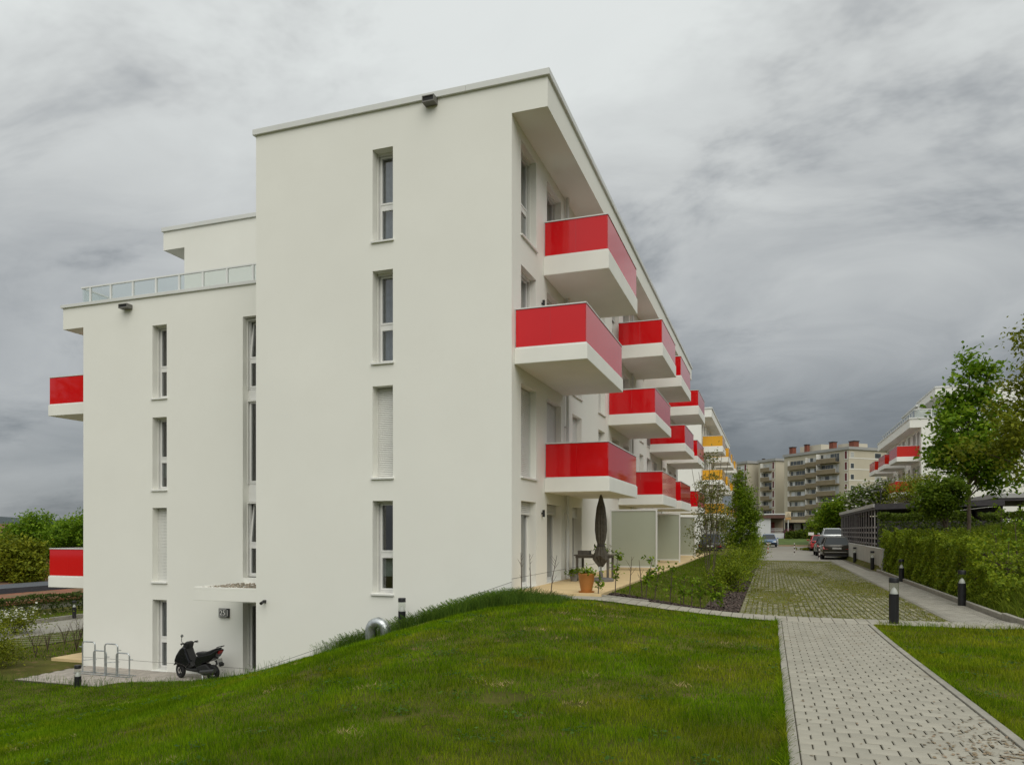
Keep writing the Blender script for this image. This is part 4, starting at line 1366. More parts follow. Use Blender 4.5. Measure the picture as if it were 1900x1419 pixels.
def leaf_cloud(pts, size, aspect=0.55, up=0.3, seed=0, jitter=0.4):
    """numpy leaf quads (diamonds) at pts"""
    r_ = np.random.default_rng(seed)
    n_ = len(pts)
    nrm = r_.normal(size=(n_, 3)); nrm[:, 2] = np.abs(nrm[:, 2]) + up
    nrm /= np.linalg.norm(nrm, axis=1)[:, None]
    a = r_.normal(size=(n_, 3)); a -= nrm * (a * nrm).sum(1)[:, None]; a /= np.linalg.norm(a, axis=1)[:, None]
    b = np.cross(nrm, a)
    s_ = (size * (1 + jitter * r_.uniform(-1, 1, n_)))[:, None]
    P = np.asarray(pts)
    V = np.stack([P - a * s_ * .5, P + b * s_ * aspect * .5 + nrm * s_ * .06, P + a * s_ * .5, P - b * s_ * aspect * .5 + nrm * s_ * .06], 1).reshape(-1, 3)
    Q = np.arange(4 * n_).reshape(-1, 4)
    return V, Q

def leaf_mat(name, col, isl=0.35, trans=0.38, var=0.25):
    return mat(name, col, 0.6, var, 1.6, island=isl, trans=trans, spec=0.15)
L_MAPLE = leaf_mat('maple_leaf', (0.150, 0.260, 0.014))
L_OLIVE = leaf_mat('olive_green_leaf', (0.19, 0.225, 0.016))
L_BRIGHT = leaf_mat('bright_green_leaf', (0.165, 0.265, 0.014))
L_HEDGE = leaf_mat('hedge_leaf', (0.200, 0.270, 0.016))
L_DARKHEDGE = leaf_mat('dark_hedge_leaf', (0.100, 0.145, 0.016))
L_DARK = leaf_mat('dark_tree_leaf', (0.125, 0.195, 0.014))
BARK = mat('tree_bark', (0.10, 0.078, 0.055), 0.9, 0.3, 12.0, 0.6, 30)
TWIG = mat('twig_bark', (0.085, 0.060, 0.045), 0.9, 0.3, 12.0)
BLOSSOM = mat('white_blossom', (0.66, 0.66, 0.58), 0.7, 0.1, 5.0, island=.15, trans=.2)

def pot_plant(name, label, x, y, r_, h, m, plant_r, n_, lm, z=0.0, flowers=None):
    t = thing(name, label, 'plant pot', (x, y, z))
    local(MB().lathe([(0, 0), (r_ * .66, 0), (r_ * .70, h * .1), (r_ * .93, h * .62), (r_ * .97, h * .85), (r_ * 1.02, h * .9), (r_ * 1.02, h), (r_ * .90, h), (r_ * .88, h * .9), (0, h * .9)], n=28), 'pot', m, t, smooth=True)
    local(MB().lathe([(0, h * .905), (r_ * .88, h * .905)], n=20), 'soil', MULCH, t)
    pts = np.random.default_rng(int(abs(x) * 100)).normal(size=(n_, 3)) * np.array([plant_r * .55, plant_r * .55, plant_r * .3]) + np.array([0, 0, h + plant_r * .15])
    V, Q = leaf_cloud(pts, plant_r * .45, seed=int(abs(y) * 10))
    o = np_mesh('foliage', V, Q, lm, None); o.parent = t
    if flowers:
        pts = pts[:40] + np.array([0, 0, plant_r * .22])
        V, Q = leaf_cloud(pts, plant_r * .30, aspect=.9, up=2.0, seed=5)
        o = np_mesh('blossoms', V, Q, flowers, None); o.parent = t
    return t
TERRA = mat('terracotta', (0.42, 0.165, 0.035), 0.6, 0.12, 4.0, 0.2, 40)
pp = pot_plant('flower_pot', 'large orange terracotta pot with white and yellow flowers on the terrace', -3.98, 16.72, .185, .44, TERRA, .17, 160, L_BRIGHT, flowers=mat('pale_flowers', (0.75, 0.68, 0.40), 0.6, .2, 30, island=.3))
local(MB().lathe([(0, -.0), (.17, 0), (.185, .03), (.16, .03), (0, .02)], n=24).xf(Matrix.Translation((0, 0, .001))), 'saucer', TERRA, pp, smooth=True)
GP = mat('grey_pot', (0.20, 0.19, 0.175), 0.7, .1, 5)
pot_plant('flower_pot', 'small grey pot with green leaves at the foot of the white downpipe', -5.20, 20.35, .13, .22, GP, .20, 120, L_DARK)
pot_plant('flower_pot', 'small brown pot with leafy plant under the garden table', -5.0, 20.75, .11, .18, mat('brown_pot', (0.16, 0.09, 0.06), .7), .18, 120, L_OLIVE)
pot_plant('flower_pot', 'low planter bowl with trailing leaves on the terrace table', -4.55, 20.95, .20, .10, GP, .22, 160, L_DARK, z=.737)

# ------------------------------------------------------------------ cars
CGLASS = mat('car_glass', (0.022, 0.027, 0.028), 0.06, 0.1, 2.0)
TYRE = mat('car_tyre', (0.014, 0.014, 0.014), 0.85, 0.2, 10)
RIM = mat('car_rim', (0.42, 0.43, 0.44), 0.35, 0.1, 5, metal=.7)
TAILR = mat('tail_lens', (0.42, 0.012, 0.010), 0.15)
HEADL = mat('head_lens', (0.55, 0.57, 0.57), 0.1)
PLATE = mat('number_plate', (0.55, 0.55, 0.52), 0.45)
TRIM = mat('black_trim', (0.018, 0.018, 0.019), 0.6)
def car(name, label, x, y, rot, col, kind='hatch', z=None, L=4.3, Wd=1.76, Ht=1.44):
    z = hz(x, y) + .02 if z is None else z
    paint = mat('paint_' + col[0], col[1], 0.22, 0.04, 1.0, coat=.6, metal=col[2] if len(col) > 2 else 0.0)
    t = thing(name, label, 'car', (x, y, z), rot, 'parked cars')
    hl, hw = L / 2, Wd / 2
    # stations from rear to front: x, half width, underside, beltline
    if kind == 'estate':
        sts = [(-hl, .80, .40, .86), (-hl + .06, .93, .30, .93), (-hl + .35, 1.0, .22, .95), (-.9, 1.0, .20, .95), (.3, 1.0, .20, .93), (.95, 1.0, .20, .88), (hl - .5, .97, .22, .78), (hl - .12, .90, .28, .68), (hl, .76, .36, .58)]
        gb = (-hl + .12, .98, -hl + .62, .18)
    elif kind == 'sedan':
        sts = [(-hl, .80, .40, .84), (-hl + .06, .93, .30, .92), (-hl + .35, 1.0, .22, .95), (-.9, 1.0, .20, .95), (.3, 1.0, .20, .93), (.95, 1.0, .20, .88), (hl - .5, .97, .22, .76), (hl - .12, .90, .28, .66), (hl, .76, .36, .56)]
        gb = (-hl + .62, .95, -hl + 1.25, .15)
    else:
        sts = [(-hl, .80, .40, .88), (-hl + .05, .94, .30, .95), (-hl + .3, 1.0, .22, .97), (-.7, 1.0, .20, .95), (.3, 1.0, .20, .93), (.9, 1.0, .20, .90), (hl - .45, .97, .22, .80), (hl - .1, .90, .28, .68), (hl, .76, .36, .58)]
        gb = (-hl + .10, 1.02, -hl + .48, .25)
    rings = []
    for (sx_, k, zl, zh) in sts:
        w = hw * k
        rings.append([(sx_, -w * .88, zl), (sx_, -w, zl + .12), (sx_, -w * 1.0, zh - .22), (sx_, -w * .97, zh - .06), (sx_, -w * .88, zh), (sx_, w * .88, zh), (sx_, w * .97, zh - .06), (sx_, w, zh - .22), (sx_, w, zl + .12), (sx_, w * .88, zl)])
    m = MB()
    vs = [v for r_ in rings for v in r_]
    n_ = 10
    fs = [(j * n_ + k, j * n_ + (k + 1) % n_, (j + 1) * n_ + (k + 1) % n_, (j + 1) * n_ + k) for j in range(len(rings) - 1) for k in range(n_)]
    fs += [tuple(reversed(range(n_))), tuple(range((len(rings) - 1) * n_, len(rings) * n_))]
    m.add(vs, fs)
    body = local(m, 'body', paint, t, smooth=True, bevel=.03)
    r0, r1, t0_, t1_ = gb
    bz = .93
    lo = [(r0, -hw * .86, bz), (r1, -hw * .86, bz - .05), (r1, hw * .86, bz - .05), (r0, hw * .86, bz)]
    hi = [(t0_, -hw * .66, Ht - .05), (t1_, -hw * .66, Ht - .04), (t1_, hw * .66, Ht - .04), (t0_, hw * .66, Ht - .05)]
    gh = local(MB().frustum(lo, hi), 'window_glass', CGLASS, t, bevel=.02)
    pm = MB()
    for a, b in zip(lo, hi):
        pm.tube([a, b], .035, 6)
    mid = (-.25)
    for s_ in (-1, 1):
        pm.tube([(mid, s_ * hw * .865, bz), (mid - .05, s_ * hw * .668, Ht - .05)], .03, 6)
    local(pm, 'pillar', paint, t)
    rf = MB().frustum([(t0_ - .03, -hw * .70, Ht - .06), (t1_ + .04, -hw * .70, Ht - .06), (t1_ + .04, hw * .70, Ht - .06), (t0_ - .03, hw * .70, Ht - .06)],
                      [(t0_ + .06, -hw * .58, Ht), (t1_ - .08, -hw * .58, Ht), (t1_ - .08, hw * .58, Ht), (t0_ + .06, hw * .58, Ht)])
    local(rf, 'roof', paint, t, bevel=.02)
    for wx in (-hl + .80, hl - .82):
        for s_ in (-1, 1):
            w = link('wheel', MB().lathe([(.20, -.10), (.29, -.10), (.315, -.06), (.315, .06), (.29, .10), (.20, .10), (.20, -.10)], n=22, axis='y').mesh('wheel', TYRE, True), t, 0, Matrix.Translation((wx, s_ * (hw - .10), .315)))
            link('rim', MB().lathe([(0, .07 * s_), (.06, .085 * s_), (.205, .075 * s_), (.205, -.07 * s_)], n=16, axis='y').mesh('rim', RIM, True), w, 0, I4)
            link('wheel_arch', MB().lathe([(.34, .085 * s_), (.37, .108 * s_), (.34, .110 * s_), (.30, .10 * s_)], n=22, axis='y').mesh('wheel_arch', TRIM, True), w, 0, I4)
    for s_ in (-1, 1):
        ty = s_ * hw * .74
        local(MB().frustum([(-hl - .005, ty - .16, .66), (-hl - .005, ty + .16, .66), (-hl + .12, ty + .17, .66), (-hl + .12, ty - .17, .66)], [(-hl + .045, ty - .15, .84), (-hl + .045, ty + .15, .84), (-hl + .14, ty + .15, .84), (-hl + .14, ty - .15, .84)]), 'tail_light', TAILR, t, bevel=.012)
        local(MB().frustum([(hl + .004, ty - .17, .53), (hl + .004, ty + .15, .53), (hl - .14, ty + .19, .53), (hl - .14, ty - .17, .53)], [(hl - .05, ty - .17, .67), (hl - .05, ty + .14, .67), (hl - .16, ty + .17, .69), (hl - .16, ty - .17, .69)]), 'headlight', HEADL, t, bevel=.012)
        local(MB().frustum([(.70, s_ * (hw - .02) - .02, .90), (.82, s_ * (hw - .02) - .02, .90), (.82, s_ * (hw + .16), .92), (.70, s_ * (hw + .16), .92)], [(.70, s_ * (hw - .02) - .02, 1.02), (.80, s_ * (hw - .02) - .02, 1.02), (.80, s_ * (hw + .15), 1.03), (.70, s_ * (hw + .15), 1.03)]), 'mirror', paint, t, bevel=.015)
    local(MB().box(-hl - .012, -hl + .05, -.26, .26, .66, .77), 'rear_plate', PLATE, t)
    local(MB().box(hl - .05, hl + .014, -.26, .26, .40, .51), 'front_plate', PLATE, t)
    local(MB().box(-hl - .03, -hl + .12, -hw * .86, hw * .86, .36, .50), 'rear_bumper', paint, t, bevel=.03)
    local(MB().box(hl - .16, hl + .02, -hw * .80, hw * .80, .27, .40), 'front_bumper', TRIM, t, bevel=.02)
    local(MB().box(hl - .05, hl + .008, -.34, .34, .545, .645), 'grille', TRIM, t, bevel=.01)
    local(MB().box(-hl + .02, -hl + .2, -hw * .72, hw * .72, .20, .34), 'rear_skirt', TRIM, t)
    return t
UPY, DNY = R(90), R(-90)
car('parked_car', 'dark olive estate car seen from behind beside the concrete wall', 3.93, 53.3, UPY, ('olive', (0.045, 0.040, 0.030), .4), 'estate', L=4.5)
car('parked_car', 'dark grey car half hidden behind the olive estate car', 3.98, 60.2, UPY, ('anthracite', (0.03, 0.035, 0.04), .4), 'sedan')
car('parked_car', 'silver car behind the dark cars beside the carport', 4.75, 66.8, UPY, ('silver', (0.48, 0.50, 0.50), .6), 'sedan')
car('parked_car', 'red car parked in the row past the silver car', 4.2, 74.0, UPY, ('red', (0.36, 0.015, 0.02)), 'hatch')
car('parked_car', 'light grey car at the far end of the parked row behind the red one', 5.2, 80.5, UPY, ('pale_grey', (0.36, 0.38, 0.38), .5), 'hatch', z=-.4)
car('parked_car', 'blue car facing the viewer across the paved yard', -0.22, 90.0, DNY, ('blue', (0.055, 0.13, 0.27), .3), 'hatch')
car('parked_car', 'dark car to the left of the blue car, partly behind the shrubs', -2.2, 93.0, DNY, ('black', (0.014, 0.014, 0.016)), 'hatch', z=-.4)
car('parked_car', 'black car glimpsed behind the slender tree between the two houses', -4.2, 58.5, UPY, ('black', (0.014, 0.014, 0.016)), 'estate', z=-.40, Ht=1.6)

# ------------------------------------------------------------------ vegetation helpers
def px2x(pxl, Y):
    u = (pxl - CX) / F_PX
    return Y * (-math.sin(TH) + u * math.cos(TH)) / (math.cos(TH) + u * math.sin(TH))
def at(pxl, t):
    u = (pxl - CX) / F_PX
    return (t * (-math.sin(TH) + u * math.cos(TH)), t * (math.cos(TH) + u * math.sin(TH)))
def zat(pyl, t):
    return EYE + (YH - pyl) * t / F_PX
def proj_px(x, y):
    t = -math.sin(TH) * x + math.cos(TH) * y
    return CX + F_PX * (math.cos(TH) * x + math.sin(TH) * y) / np.maximum(t, 0.05), t

def tree(name, label, x, y, z0, blobs, nclus, nleaf, lsize, lm, trunk=0.07, seed=1, group=None, cat='tree', lean=0.0, sig=0.22, fill=2.2, stems=1, twigs=True, blossom=None, up=0.35):
    """trunk and limbs under a crown of leaf clumps; blobs: ellipsoids (dx,dy,z,rx,ry,rz) about the foot"""
    r_ = np.random.default_rng(seed)
    t = thing(name, label, cat, (x, y, z0), 0, group)
    C = []
    vol = np.array([b[3] * b[4] * b[5] for b in blobs]) ** 0.8
    vol /= vol.sum()
    for b, f in zip(blobs, vol):
        n_ = max(3, int(nclus * f))
        d = r_.normal(size=(n_, 3)); d /= np.linalg.norm(d, axis=1)[:, None]
        rad = r_.uniform(0, 1, n_) ** (1 / fill)
        rad = rad * (1 + r_.normal(0, .10, n_))
        C.append(d * rad[:, None] * np.array(b[3:6]) + np.array(b[0:3]))
    C = np.concatenate(C)
    cs = r_.uniform(.55, 1.35, len(C))
    per = np.maximum(3, (nleaf / len(C) * cs ** 2).astype(int))
    P = np.repeat(C, per, 0) + r_.normal(size=(per.sum(), 3)) * (sig * np.repeat(cs, per))[:, None] * np.array([1, 1, .75])
    V, Q = leaf_cloud(P, lsize, seed=seed + 3, up=up)
    V = V + np.array([0, 0, -z0])
    o = np_mesh('crown', V, Q, lm); o.parent = t
    if blossom is not None:
        k = r_.random(len(P)) < .45
        V, Q = leaf_cloud(P[k] + np.array([0, 0, sig * .6]), lsize * .9, aspect=.9, up=1.5, seed=seed + 9)
        o = np_mesh('blossoms', V + np.array([0, 0, -z0]), Q, blossom); o.parent = t
    top = max(b[2] for b in blobs)
    zc = min(b[2] - b[5] * .6 for b in blobs)
    m = MB()
    for s_ in range(stems):
        a = 6.28 * s_ / max(1, stems) + .4
        off = 0.0 if stems == 1 else .12
        px_ = [(off * math.cos(a) * .3, off * math.sin(a) * .3, -.05)]
        spread = 0 if stems == 1 else .45
        for k in range(1, 5):
            f = k / 4
            px_.append((off * math.cos(a) + spread * f * f * math.cos(a) + lean * f + r_.normal(0, .02), off * math.sin(a) + spread * f * f * math.sin(a) + r_.normal(0, .02), (top - z0) * f * (1.0 if stems == 1 else r_.uniform(.85, 1.1))))
        m.tube(px_, [trunk * (1 - .17 * k) for k in range(5)], 8)
    if twigs:
        sel = C[r_.permutation(len(C))[:min(len(C), 26)]]
        for c in sel:
            f = np.clip((c[2] - z0) / (top - z0) * .62, .25, .9)
            st_ = np.array([lean * f, 0, (top - z0) * f])
            en = c - np.array([0, 0, z0])
            md = (st_ + en) / 2 + np.array([0, 0, .08])
            m.tube([tuple(st_), tuple(md), tuple(en)], [trunk * .38, trunk * .22, trunk * .08], 5)
    local(m, 'trunk', BARK, t, smooth=True)
    return t

def hedge(name, label, pts_fun, n_, lsize, lm, base, group=None, seed=3, core=None, cat='hedge'):
    t = thing(name, label, cat, base, 0, group)
    P = pts_fun(np.random.default_rng(seed), n_)
    V, Q = leaf_cloud(P, lsize, seed=seed, up=.25)
    o = np_mesh('foliage', V - np.array(base), Q, lm); o.parent = t
    if core is not None:
        local(core.xf(Matrix.Translation(tuple(-c for c in base))), 'branches', TWIG, t)
    return t

def wob(a, b, s=1.0):
    return .5 * np.sin(a * 1.7 * s + 1.3) + .3 * np.sin(b * 3.1 * s + a * 2.2 * s) + .2 * np.sin((a + b) * 6.3 * s)

# --- lower hedge along the footway
def hedge_low(r_, n_):
    y = r_.uniform(0, 1, n_) ** 0.85 * 19.0 + 18.6
    u = r_.uniform(-1, 1, n_); v = r_.uniform(0, 1, n_)
    k = r_.random(n_)
    u = np.where(k < .45, -1 + np.abs(r_.normal(0, .13, n_)), u)
    v = np.where(k > .7, 1 - np.abs(r_.normal(0, .10, n_)), v)
    hgt = 1.62 + .30 * wob(y, u) + .12 * wob(y * 3.1, u * 2) - .55 * np.clip((24 - y) / 6, 0, 1)
    fade = np.clip((y - 18.6) / 2.0, 0, 1)
    wid = .72 + .10 * wob(v * 3, y)
    x = 5.42 + u * wid + .08 * wob(y * 2, v * 5)
    z = -.42 + v * hgt * (.4 + .6 * fade)
    keep = r_.random(n_) < .25 + .75 * fade
    return np.stack([x, y, z], 1)[keep]
hedge('hedge', 'bushy light green hedge beside the footway on the right', hedge_low, 52000, .085, L_HEDGE, (5.4, 27, -.4), seed=4,
      core=MB().box(5.0, 5.85, 21.5, 37.2, -.5, .85))
# --- upper clipped hedge in front of the carport
def hedge_up(r_, n_):
    x = r_.uniform(4.75, 14.5, n_)
    u = r_.uniform(-1, 1, n_); v = r_.uniform(0, 1, n_)
    k = r_.random(n_)
    u = np.where(k < .5, -1 + np.abs(r_.normal(0, .15, n_)), u)
    v = np.where(k > .75, 1 - np.abs(r_.normal(0, .08, n_)), v)
    y = 38.9 + u * .42 + .06 * wob(x * 2, v * 4)
    z0 = H(x, y)
    z = z0 + v * (2.25 - z0 + .10 * wob(x, u))
    gap = (wob(x * 1.4 + 3, v * 2) > .62)
    return np.stack([x, y, z], 1)[~gap]
hedge('hedge', 'dark clipped hedge running along the carport front on the right', hedge_up, 20000, .11, L_DARKHEDGE, (9, 38.9, .5), seed=8)

# --- trees on the right
x, y = at(1798, 28.0)
tree('maple_tree', 'tall young maple with large leaves beside the right-hand house', x, y, hz(x, y),
     [(0, 0, 4.8, 1.35, 1.4, 1.7), (.2, 0, 6.6, .6, .7, 1.3), (-.75, .2, 5.7, .5, .6, 1.1), (-1.0, 0, 4.1, .65, .7, .75), (.8, 0, 4.0, 1.1, 1.0, 1.1), (0.1, 0, 7.5, .35, .4, .6)],
     120, 10500, .19, L_MAPLE, .075, 21, sig=.22)
x, y = at(1757, 26.0)
tree('round_tree', 'small tree with a dense ball-shaped crown above the hedge', x, y, hz(x, y), [(-.15, 0, 2.72, .86, .85, .78), (-.5, 0, 2.5, .5, .5, .5), (.35, 0, 2.55, .5, .5, .45)], 85, 9500, .11, L_DARK, .05, 22, sig=.15)
x, y = at(1950, 21.5)
tree('leaning_tree', 'olive green tree leaning into the right edge of the picture', x, y, hz(x, y),
     [(-.6, 0, 4.3, 1.7, 1.6, 1.35), (-.2, 0, 6.2, .9, .9, 1.3), (.4, 0, 5.4, 1.6, 1.5, 1.7), (-1.3, 0, 4.0, .8, .8, .6), (-.35, 0, 7.75, .22, .3, .5)],
     110, 11500, .13, L_OLIVE, .09, 23, sig=.22)
x, y = at(1612, 68.0)
tree('blossom_tree', 'white flowering tree behind the carport roof', x, y, .4, [(0, 0, 4.5, 1.6, 1.5, 1.5), (1.0, 0, 5.0, 1.1, 1.0, 1.2), (-.7, 0, 3.6, 1.2, 1.2, 1.1)], 90, 6500, .26, L_DARK, .12, 24, sig=.32, blossom=BLOSSOM)
x, y = at(1558, 82.0)
tree('green_tree', 'mid green bushy tree left of the white flowering tree', x, y, -.3, [(0, 0, 3.7, 1.9, 1.8, 1.7), (1.5, 0, 3.6, 1.5, 1.4, 1.6), (-.9, 0, 2.7, 1.2, 1.2, 1.3), (.6, 0, 4.7, 1.1, 1, .8)], 120, 8000, .30, L_BRIGHT, .13, 25, sig=.36)
x, y = at(1528, 88.0)
tree('green_tree', 'dark green tree behind the parked cars', x, y, -.3, [(0, 0, 2.6, 1.4, 1.3, 1.5), (1.0, 0, 2.2, 1.4, 1.2, 1.3)], 80, 5500, .30, L_DARK, .11, 26, sig=.32)
x, y = at(1688, 57.0)
tree('thin_tree', 'sparse reddish-olive tree in front of the lower right balconies', x, y, .55, [(0, 0, 4.6, 1.7, 1.4, 1.0), (-.8, 0, 4.2, .9, .8, .7), (.6, 0, 5.2, 1.2, 1.0, .6)], 75, 2600, .16, L_OLIVE, .07, 27, sig=.26)
x, y = at(1505, 70.0)
tree('street_tree', 'small young street tree on a green island beside the red car', x, y, hz(x, y), [(0, 0, 1.75, .45, .45, .75)], 24, 700, .16, L_BRIGHT, .04, 28, sig=.15)
isl = thing('planting_island', 'small grassy mound at the foot of the young street tree', 'planting island', (x, y, hz(x, y)))
pts = rng.normal(size=(500, 3)) * np.array([.45, .6, .07]) + np.array([0, 0, .12])
V, Q = leaf_cloud(pts, .22, seed=77); o = np_mesh('ground_cover', V, Q, L_OLIVE); o.parent = isl
sg2 = thing('traffic_sign', 'small white sign on a thin post beside the young street tree', 'sign', (x - .02, y - .35, hz(x, y)))
local(MB().cyl((0, 0, 0), (0, 0, 1.75), .03, .03, 8), 'post', mat('rusty_post', (0.16, 0.10, 0.05), .8), sg2)
local(MB().box(-.24, .24, -.045, -.03, 1.42, 1.70), 'sign_plate', SIGNW, sg2)

# --- slender multi-stem tree and columnar hornbeam in the garden bed
x, y = at(1318, 21.8)
tree('slender_tree', 'slender multi-stemmed young tree with thin airy foliage in the garden', x, y, hz(x, y),
     [(0, 0, 2.4, .42, .42, .9), (.02, 0, 3.4, .17, .18, .45), (-.28, 0, 1.3, .28, .28, .7), (.3, 0, 1.6, .3, .3, .8), (-.30, 0, .75, .2, .2, .3)], 150, 4200, .062, leaf_mat('grey_green_leaf', (0.165, 0.180, 0.045)), .016, 31, sig=.10, stems=5, fill=2.0)
x, y = at(1376, 33.0)
tree('hornbeam', 'dense upright green hornbeam beside the grass pavers', x, y, hz(x, y),
     [(0, 0, 1.6, .62, .6, 1.6), (.05, 0, 2.7, .45, .45, 1.15), (-.1, 0, 3.4, .25, .25, .75), (.35, 0, 1.9, .42, .4, 1.0), (-.45, 0, 1.5, .35, .35, .9)], 210, 17000, .085, leaf_mat('hornbeam_leaf', (0.160, 0.250, 0.014)), .05, 32, sig=.13)
def shrub(px_, t_, r1, h_, n_, lm, label, seed, name='shrub', lsize=.065, group='garden hedge shrubs', z=None, blossom=None):
    x, y = at(px_, t_)
    z = hz(x, y) if z is None else z
    t = thing(name, label, 'shrub', (x, y, z), 0, group)
    r_ = np.random.default_rng(seed)
    nc = max(6, n_ // 45)
    C = r_.normal(size=(nc, 3)) * np.array([r1 * .5, r1 * .5, h_ * .26]) + np.array([0, 0, h_ * .55])
    C[:, 2] = np.clip(C[:, 2], .06, h_ * 1.05)
    P = np.repeat(C, n_ // nc, 0); P = P + r_.normal(size=P.shape) * min(.14, r1 * .25)
    P[:, 2] = np.maximum(P[:, 2], .02)
    V, Q = leaf_cloud(P, lsize, seed=seed)
    o = np_mesh('foliage', V, Q, lm); o.parent = t
    if blossom is not None:
        k = (r_.random(len(P)) < .22) & (P[:, 2] > h_ * .55)
        V, Q = leaf_cloud(P[k] + np.array([0, 0, .05]), lsize * 1.1, aspect=.9, up=1.2, seed=seed + 1)
        o = np_mesh('blossoms', V, Q, blossom); o.parent = t
    m = MB()
    for c in C[:14]:
        m.tube([(r_.normal(0, .04), r_.normal(0, .04), -.03), (c[0] * .5, c[1] * .5, c[2] * .6), tuple(c)], [.010, .007, .003], 5)
    local(m, 'stems', TWIG, t)
    return t
sh_specs = [(1392, 36, .60, 1.5), (1398, 42, .6, 1.5), (1388, 30, .5, 1.2), (1360, 27, .5, 1.15), (1378, 25.5, .45, 1.0), (1345, 22.6, .42, .95), (1366, 22.2, .38, .85), (1330, 20.4, .32, .7), (1402, 46, .6, 1.4)]
words = ['first', 'second', 'third', 'fourth', 'fifth', 'sixth', 'seventh', 'eighth', 'ninth']
order = sorted(range(len(sh_specs)), key=lambda i: sh_specs[i][1])
for rank, i in enumerate(order):
    a, b, c, d = sh_specs[i]
    shrub(a, b, c, d, int(2600 * c * d) + 500, L_HEDGE, words[rank] + ' leafy shrub from the front in the row beside the grass pavers', 40 + i)

# --- saplings in the mulch bed
def sapling(px_, Y, h_, nl, lean, label, seed, lsize=.085, x=None):
    x = px2x(px_, Y) if x is None else x
    z = max(hz(x, Y), 0.0 if x < -3.6 else -9)
    t = thing('sapling', label, 'sapling', (x, Y, z), 0, 'saplings planted along the bed')
    r_ = np.random.default_rng(seed)
    m = MB()
    st = [(0, 0, -.03), (lean * .3, 0, h_ * .4), (lean * .7, .02, h_ * .75), (lean, .02, h_)]
    m.tube(st, [.013, .011, .008, .004], 6)
    tips = [st[3]]
    for k in range(4 + int(h_ * 3)):
        f = r_.uniform(.25, .9); a = r_.uniform(0, 6.28); l = r_.uniform(.1, .26) * h_
        b = (lean * f, 0.01, h_ * f); e = (b[0] + l * .6 * math.cos(a), b[1] + l * .6 * math.sin(a), b[2] + l * .8)
        m.tube([b, e], [.005, .002], 5); tips.append(e); tips.append(((b[0] + e[0]) / 2, (b[1] + e[1]) / 2, (b[2] + e[2]) / 2))
    local(m, 'stem', TWIG, t)
    if nl:
        P = np.array([tips[i] for i in r_.integers(0, len(tips), nl)]) + r_.normal(size=(nl, 3)) * .045
        V, Q = leaf_cloud(P, lsize, seed=seed, aspect=.7)
        o = np_mesh('leaves', V, Q, L_BRIGHT); o.parent = t
    return t
saps = [(1141, .95, 95, .06, 'leafy sapling just right of the terracotta pot'), (1168, .95, 0, .05, 'bare thin sapling in front of the nearest privacy screen, left one'), (1192, .90, 0, -.08, 'bare forked sapling in front of the nearest privacy screen, right one'),
        (1197, .95, 120, .16, 'leafy leaning sapling in front of the first screen edge'), (1214, .80, 70, .12, 'leafy short sapling between the first and second screens'), (1243, .85, 55, .06, 'leafy sapling in front of the second screen'),
        (1268, .70, 40, .02, 'thin sapling on the garden lawn left of the slender tree'), (1283, .66, 60, .03, 'small sapling close to the slender tree'), (1300, .60, 70, -.03, 'short leafy sapling before the slender tree'),
        (1262, .45, 30, .05, 'low sapling at the front edge of the garden lawn'), (1318, .62, 80, .04, 'bushy sapling at the mulch corner, left one'), (1338, .60, 90, .0, 'bushy sapling at the mulch corner, right one'),
        (968, .90, 0, -.03, 'bare twiggy sapling at the corner of the white gable'), (985, .88, 0, -.04, 'thin bare sapling in front of the first terrace door'), (1022, .85, 0, .14, 'bare leaning stick sapling left of the terracotta pot'), (1110, .42, 40, .03, 'very small sapling right beside the terracotta pot')]
for i, (p_, h_, nl, ln, lb) in enumerate(saps):
    Y_ = 16.75 + .12 * (i % 3)
    if p_ < 1120:
        Y_ = 16.42 + .05 * (i % 2)
    sapling(p_, Y_, h_, nl, ln, lb, 60 + i)

# --- thin brown shrubs at the right edge
for i, (p_, t_, h_, nl) in enumerate([(1833, 18.5, 1.15, 40), (1848, 19.5, 1.3, 30), (1868, 17.8, 1.2, 60), (1888, 18.6, 1.4, 50), (1858, 21.5, 1.4, 120), (1895, 20.8, 1.3, 150)]):
    x, y = at(p_, t_)
    lb = ['bare reddish sapling at the right end of the green hedge', 'second bare sapling right of the green hedge', 'thin sapling with few leaves in the tall grass near the right edge', 'thin sapling at the far right edge of the grass bank', 'leafy young shrub on the grass bank below the leaning tree', 'leafy young shrub at the right picture edge on the bank'][i]
    t = sapling(p_, y, h_, nl, .05 * (i % 3 - 1), lb, 90 + i, x=x)

# --- trees behind the viewer, mirrored in the balcony glass
for i, (x, y, hh_, r1, lb) in enumerate([(-14.0, -17.0, 12.5, 4.0, 'leafy tree behind the viewer mirrored in the lowest red balcony'), (-46.0, -4.0, 17.0, 5.0, 'broad tree behind the viewer to the left, mirrored in balcony glass'), (-7.5, -26.0, 11.0, 3.2, 'tall tree behind the viewer near the path, mirrored in balcony glass')]):
    z = hz(x, y)
    tree('garden_tree', lb, x, y, z, [(0, 0, z + hh_ * .62, r1, r1, hh_ * .36), (r1 * .5, .3, z + hh_ * .5, r1 * .6, r1 * .6, hh_ * .22), (-r1 * .4, 0, z + hh_ * .8, r1 * .5, r1 * .5, hh_ * .2)], 110, 6500, .36, L_DARK, .18, 160 + i, sig=.45)

